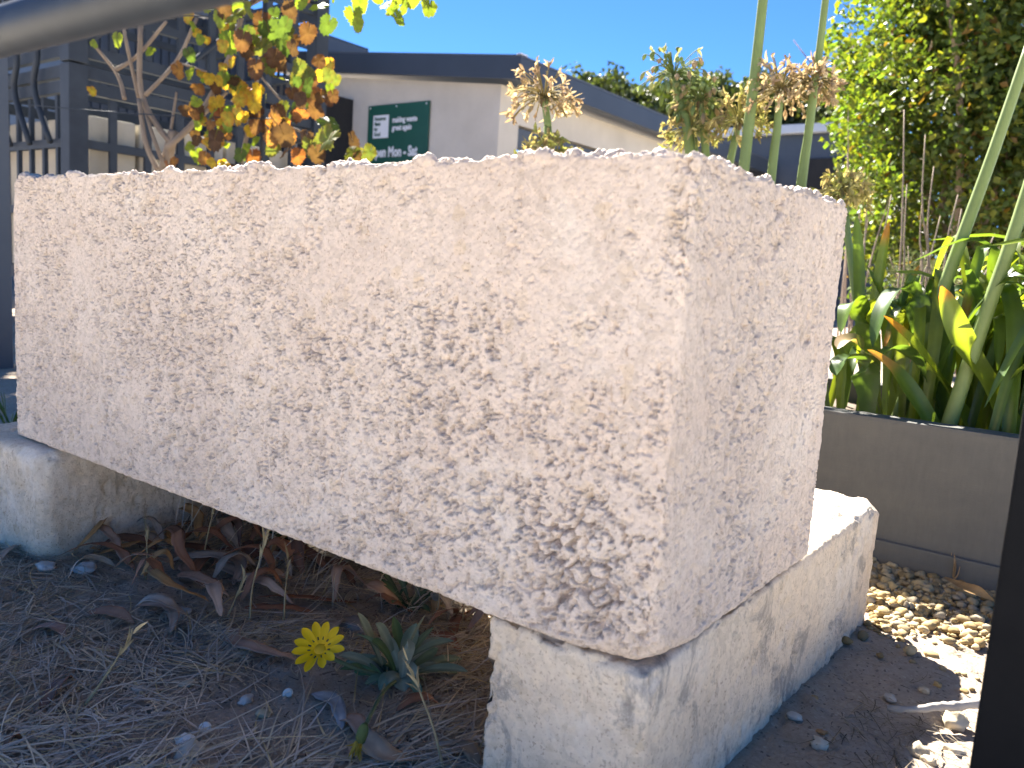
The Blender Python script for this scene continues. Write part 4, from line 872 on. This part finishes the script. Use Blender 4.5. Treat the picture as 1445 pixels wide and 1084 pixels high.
for pb, pm, pt, lab in [((352, 880), (356, 830), (368, 785), "upright pale grass stem with forked tip above the brown leaves"), ((205, 820), (208, 790), (207, 765), "short upright grass stem right of the far footing"), ((120, 995), (145, 960), (168, 925), "long pale grass stem leaning right in the straw"), ((400, 880), (402, 845), (404, 820), "thin grass stem right of the forked stem"), ((318, 875), (325, 862), (332, 845), "short slanting grass stem left of the forked stem"), ((625, 1084), (612, 1030), (590, 970), "thin brown grass stem in front of the gazania leaves"), ((455, 840), (470, 810), (482, 790), "pale grass stem leaning right under the block"), ((285, 800), (292, 760), (300, 725), "grass stem rising to the block's lower edge")]:
    b, t_ = vert(pb, pt); m_ = dep(*pm, (b-CAM)@_f); stemg([b, m_, t_], lab)
# curved eucalyptus leaves
def euc(pa, pb, wid, col, label, bow=.18, lift=.006, curl=.18, twist=.28, name="fallen_leaf", group="fallen eucalyptus leaves", cat="leaf", z0=.003):
    a = onp(*pa, 2, .0) if len(pa) == 2 else np.array(pa); b = onp(*pb, 2, .0) if len(pb) == 2 else np.array(pb)
    a[2] = gz(a[0], a[1])+z0; b[2] = gz(b[0], b[1])+z0+lift*.4; d_ = b-a; L = np.linalg.norm(d_); s = np.array([-d_[1], d_[0], 0])/L
    m1 = a+d_*.33+s*L*bow+[0, 0, lift]; m2 = a+d_*.7+s*L*bow*.8+[0, 0, lift*1.2]; n = 18; q = crv([a, m1, m2, b], n); t = np.linspace(0, 1, n)
    wd = wid*np.power(np.sin(PI*np.clip(t*.93+.05, 0, 1)), .75)*(1-.25*t); wd[0] = wid*.12; wd[-1] = wid*.05
    V_, F_ = ribbon(q, wd, (rg.normal(0, .12)-.1, rg.normal(0, .12)-.25, 1), curl, twist*rg.choice([-1, 1]))
    V_ += (fbm(V_*90, 2, 6)[:, None]-.5)*.004
    zg = gh(V_[:, 0], V_[:, 1])+.001; V_[:, 2] = np.maximum(V_[:, 2], zg)
    c = np.repeat(np.array(col)[None], len(V_), 0)*(.8+.4*fbm(V_*60, 3, 9))[:, None]; c[2::5] *= 1.2
    o = mk(name, V_, F_, M_DRY, None, True, c, org=(a+b)/2, label=label, cat=cat, group=group)
    md = o.modifiers.new("thickness", 'SOLIDIFY'); md.thickness = .0005
RB = (.33, .155, .09); PB = (.44, .29, .21); OB = (.45, .26, .11); GB = (.42, .35, .29); DB = (.18, .095, .065)
for a in [((192, 862), (240, 902), .008, PB, "pinkish-brown curved leaf lying alone left of the centre litter", .22),
    ((343, 880), (428, 940), .011, PB, "large sickle-shaped pinkish-brown leaf left of the yellow flower", -.28),
    ((502, 852), (362, 848), .011, RB, "long reddish-brown leaf lying flat below the block's edge", .10),
    ((283, 792), (303, 842), .008, PB, "twisted brown leaf with pale edge left of the forked stem", -.2),
    ((315, 742), (372, 752), .006, OB, "straight ochre leaf touching the block's lower edge", .03),
    ((282, 788), (420, 800), .010, RB, "wide reddish leaf with pale upper rim under the block", .12),
    ((122, 872), (190, 892), .007, RB, "narrow red-brown leaf in the straw, left of the pinkish one", .05),
    ((45, 893), (92, 908), .009, (.30, .20, .16), "pale broad brown leaf half buried at left", .1),
    ((0, 797), (40, 780), .008, PB, "brown leaf by the left photo edge below the far footing", .1),
    ((470, 1022), (515, 1062), .009, PB, "brown curled leaf below the torn grey leaf", .12),
    ((600, 1074), (512, 1040), .011, (.33, .25, .18), "wavy pale tan curled leaf below the spent flower", .35),
    ((248, 778), (290, 745), .010, OB, "orange-brown leaf arching up right of the far footing", .2),
    ((206, 752), (238, 785), .008, GB, "grey-brown leaf leaning beside the far footing's inner end", -.1),
    ((635, 1060), (672, 1090), .010, (.30, .23, .16), "tan leaf at the foot of the near footing", .15),
    ((440, 985), (482, 1040), .009, (.34, .33, .33), "torn silvery grey leaf right of the sandy patch", .1),
    ((345, 860), (445, 870), .008, RB, "rusty leaf lying behind the sickle-shaped leaf", -.1),
    ((420, 790), (500, 835), .009, DB, "dark brown leaf in shade below the block's edge", .15),
    ((60, 1000), (100, 962), .008, DB, "dark flat bark flake in the straw at lower left", .02),
    ((5, 1062), (28, 1050), .007, (.24, .10, .05), "small rust-red leaf at the lower left edge", .1),
    ((560, 1010), (620, 1000), .008, RB, "rusty leaf under the gazania's leaves", .1),
    ((640, 900), (668, 868), .010, RB, "red-brown leaf leaning against the near footing", .1),
    ((440, 905), (480, 880), .009, GB, "grey curled leaf behind the yellow flower", -.2),
    ((600, 900), (650, 930), .007, RB, "rust-brown leaf between gazania and near footing", .05)]:
    euc(*a)
k_ = 0
KN = ['reddish-brown', 'pinkish-brown', 'ochre-brown', 'very dark brown', 'greyish-brown']
for k in range(70):
    kc = rg.randint(5)
    x, y = rg.uniform(-.86, -.18), rg.uniform(.02, .32)+rg.normal(0, .02)
    while y < .20 and x > -.56: x, y = rg.uniform(-.86, -.18), rg.uniform(.02, .32)
    a = rg.rand()*6.3; L = rg.uniform(.06, .13)
    euc((x, y, 0), (x+L*math.cos(a), y+L*math.sin(a)*.6, 0), rg.uniform(.006, .011), [RB, PB, OB, DB, GB][kc], KN[kc]+" fallen leaf in the shaded litter beneath the raised block", rg.uniform(-.25, .25), rg.uniform(.004, .03), group="leaf litter beneath the block", z0=rg.uniform(.003, .012))
# long dry leaf against the planter
q = [onp(1332, 815, 2, .004), onp(1360, 828, 2, .02), onp(1385, 838, 2, .02), onp(1408, 852, 2, .006)]
V_, F_ = ribbon(crv(q, 12), .009*np.sin(np.linspace(.25, 3.0, 12)), (0, -.6, 1), .3); mk("dry_leaf", V_, F_, M_DRY, None, True, np.array((.36, .22, .09)), label="long dry tan leaf on the gravel against the planter", cat="leaf")
tw = thing("dry_sprig", "small dry brown sprig standing on the gravel by the planter", "dried plant", onp(1345, 818, 2, -.01))
for k in range(8):
    b = WL[tw]; e = b+np.array([rg.normal(0, .012), rg.normal(0, .008), rg.uniform(.02, .045)]); V_, F_ = tube(crv([b, (b+e)/2+rg.normal(0, .003, 3), e], 6), np.linspace(.0016, .0006, 6), 5); mk("twig", V_, F_, M_DRY, tw, True, np.array((.34, .24, .14)))

# ================================================================== GAZANIA
rg = np.random.RandomState(33)
GL = [(.13, .165, .12), (.16, .19, .15), (.10, .14, .09), (.19, .21, .17), (.075, .12, .05)]
def gleaf(plant, b, tip, wid, col, arch=.02, up_=(0, 0, 1)):
    b = np.array(b, float); tip = np.array(tip, float); m_ = (b+tip)/2+np.array([0, 0, arch]); n = 11; q = bez(b, m_, tip, n); t = np.linspace(0, 1, n)
    wd = wid*np.clip(.18+1.15*np.power(t, 1.3), 0, 1)*np.power(np.clip(1-np.power(t, 4), 0, 1), .7); wd[-1] = wid*.08
    V_, F_ = ribbon(q, wd, np.array(up_)+rg.normal(0, .3, 3), .22, rg.normal(0, .25)); c = np.repeat(np.array(col)[None], len(V_), 0); c[2::5] *= 1.35
    mk("leaf", V_, F_, M_GAZ, plant, True, c, org=b)
gc = onp(565, 965, 2, 0.0); gc[2] = gz(gc[0], gc[1]); gt = (gc-CAM)@_f
gp = thing("gazania_plant", "grey-green gazania with one open yellow daisy flower beneath the block", "flowering plant", gc)
for (a, b, wd) in [(505, 865, .0075), (520, 930, .006), (500, 895, .006), (588, 880, .008), (600, 868, .007), (575, 905, .009), (625, 900, .006), (612, 885, .005), (640, 905, .007), (652, 930, .006), (660, 948, .0055), (630, 955, .006), (570, 985, .010), (535, 985, .007), (515, 965, .007), (488, 935, .006), (480, 945, .006), (525, 905, .007), (545, 895, .006), (550, 1000, .006), (595, 985, .005), (560, 930, .007), (540, 940, .008), (478, 925, .006), (610, 930, .007), (520, 995, .006), (585, 915, .007), (555, 870, .006), (645, 970, .006), (600, 1000, .006), (500, 950, .007), (530, 880, .006), (618, 915, .007), (575, 945, .008), (548, 965, .008), (590, 955, .007)]:
    tp = dep(a, b, gt+rg.uniform(-.05, .03)); tp[2] = max(tp[2], .008); gleaf(gp, gc+np.array([rg.normal(0, .006), rg.normal(0, .006), .004]), tp, wd*1.3, np.array(GL[rg.randint(5)])*1.35, rg.uniform(.004, .02), -ray(560, 940)*.6+np.array([0, 0, .8]))
fc = dep(452, 917, gt-.045)
def flower(plant, c, R, nrm, npet=12):
    st = mk("flower_stem", *tube(crv([gc+[0, 0, .005], (gc+c)/2+[0, 0, -.004], c-nrm*.008], 9), np.linspace(.0018, .0022, 9), 6), M_GAZ, plant, True, np.array((.12, .16, .09)), org=gc)
    u, v = frame_of(nrm); f = thing("flower", None, None, c); f.parent = plant; f.location = c-WL[plant]; f["label"] = "open yellow daisy flower"
    V_, F_ = tube([c-nrm*.009, c-nrm*.004, c-nrm*.0005], [.003, .0062, .0068], 12); mk("calyx", V_, F_, M_GAZ, f, True, np.array((.13, .18, .08)))
    IVs, IFs = ico(1); V_ = IVs*np.array([.0072, .0072, .0035]); V_ = c+V_[:, :1]*u+V_[:, 1:2]*v+V_[:, 2:]*nrm+rg.normal(0, .0004, V_.shape); mk("disc", V_, IFs, M_PETAL, f, False, np.array((.80, .50, .02)))
    for k in range(npet):
        a = 2*PI*k/npet+rg.normal(0, .05); d_ = math.cos(a)*u+math.sin(a)*v; s = -math.sin(a)*u+math.cos(a)*v; cup = rg.uniform(.28, .50); L = R*rg.uniform(.93, 1.05); n = 9; t = np.linspace(0, 1, n)
        q = c+d_*(.005+(L-.005)*t)[:, None]+nrm*((.0015+L*cup*t-L*.10*t*t)+(.0004 if k % 2 else 0))[:, None]
        wd = R*.175*np.clip(.45+.9*t, 0, 1)*np.power(np.clip(1-np.power(t, 6), 0, 1), .6); wd[-1] = R*.03
        V_, F_ = ribbon(q, wd, nrm, .22); col = np.repeat(np.array([(.90, .60, .008)]), len(V_), 0); col = col*(.92+.16*rg.rand())
        mk("petal", V_, F_, M_PETAL, f, True, col)
        q2 = [c+d_*.0085+nrm*.0036, c+d_*.0112+nrm*.0044]; V_, F_ = tube(q2, .0007, 6); mk("petal_mark", V_, F_, M_DARK, f)
vd = CAM-fc; vd /= np.linalg.norm(vd)
fn = vd*.85+np.array([-.45, 0, .42])*.8; fn /= np.linalg.norm(fn)
flower(gp, fc, .0262, fn)
# spent flower head
gt2 = (onp(508, 1058, 2, 0.0)-CAM)@_f-.028; sp0 = dep(514, 1026, gt2)
hd = _r*.03-_u*1.0+np.array([0, 0, 0]); hd = dep(507, 1048, gt2)-sp0; hd /= np.linalg.norm(hd)
mk("spent_stem", *tube(crv([gc+[0, 0, .004], (gc+sp0)/2+[0, 0, .012], sp0], 9), .0018, 6), M_GAZ, gp, True, np.array((.13, .17, .09)), org=gc)
mb = MB(); V_, F_ = tube([sp0-hd*.003, sp0+hd*.001, sp0+hd*.006, sp0+hd*.012], [.002, .0045, .0050, .0040], 12); V_ += rg.normal(0, .0004, V_.shape); mb.add(V_, F_, (.11, .15, .05)); mb.build("spent_flower_bud", M_GAZ, gp, True)
mb = MB()
for k in range(22):
    o = hd+rg.normal(0, .35, 3); o /= np.linalg.norm(o); b = sp0+hd*.013+rg.normal(0, .0018, 3); V_, F_ = ribbon(bez(b, b+hd*.006, b+o*rg.uniform(.010, .018), 5), [.0010, .0016, .0013, .0009, .0002], rg.normal(0, 1, 3)); mb.add(V_, F_, np.array((.50, .36, .06))*rg.uniform(.7, 1.2))
mb.build("withered_petals", M_PETAL, gp, True)
# second, smaller gazania in deep shade behind, and a green sprout
for (a, b, n, lab, cset, sz) in [(575, 862, 22, "small dark green gazania without flowers behind the flowering one", [(.055, .095, .05), (.08, .12, .07), (.14, .17, .12)], .055), (402, 778, 16, "small dark green weed growing under the block's edge", [(.04, .075, .03), (.06, .10, .04)], .035), (12, 592, 14, "small green weed at the block's far left corner", [(.07, .12, .03), (.10, .16, .05)], .05)]:
    c0 = onp(a, b, 2, 0.0)
    if b < 700: c0 = dep(a, 640, 1.75); c0[2] = 0
    c0[2] = gz(c0[0], c0[1]); g2 = thing("small_weed" if n < 20 else "gazania_plant", lab, "weed" if n < 20 else "plant", c0)
    for k in range(n):
        th = rg.rand()*6.3; L = sz*rg.uniform(.5, 1.1); gleaf(g2, c0+[rg.normal(0, .01), rg.normal(0, .006), .002], c0+[L*math.cos(th), L*math.sin(th)*.8, rg.uniform(.008, .05)*(1 if b > 700 else 2.2)], rg.uniform(.003, .006), cset[rg.randint(len(cset))], .012)
# snail shells
def shell(pxy, R, label, yaw):
    p_ = onp(*pxy, 2, 0.0); p_[2] = gz(p_[0], p_[1])+R*.75; n = 56; t = np.linspace(0, 1, n); a = t*2.6*2*PI; rad = R*.62*np.power(.12+.88*t, 1.4); q = np.stack([rad*np.cos(a)*.75, rad*np.sin(a)*.75, (1-t)*R*.45], 1)
    V_, F_ = tube(q, R*.40*np.power(.10+.9*t, 1.3), 10); ax_ = CAM-p_; ax_ = ax_/np.linalg.norm(ax_)+np.array([math.sin(yaw)*.5, 0, .25]); c_ = Vector(ax_).to_track_quat('Z', 'Y').to_matrix(); V_ = V_@np.array(c_).T
    link("snail_shell", mesh_np("snail_shell", V_, F_, M_SHELL, True), p_, label=label, cat="shell", group="white snail shells")
shell((290, 1038), .0075, "white spiral snail shell on the sandy patch at bottom", -.9)
shell((407, 988), .0068, "white snail shell left of the torn grey leaf", -.2)
print("objects", len(bpy.data.objects), "tris", sum(sum(len(p.vertices)-2 for p in m.polygons) if len(m.polygons) < 20000 else len(m.polygons)*2 for m in bpy.data.meshes))
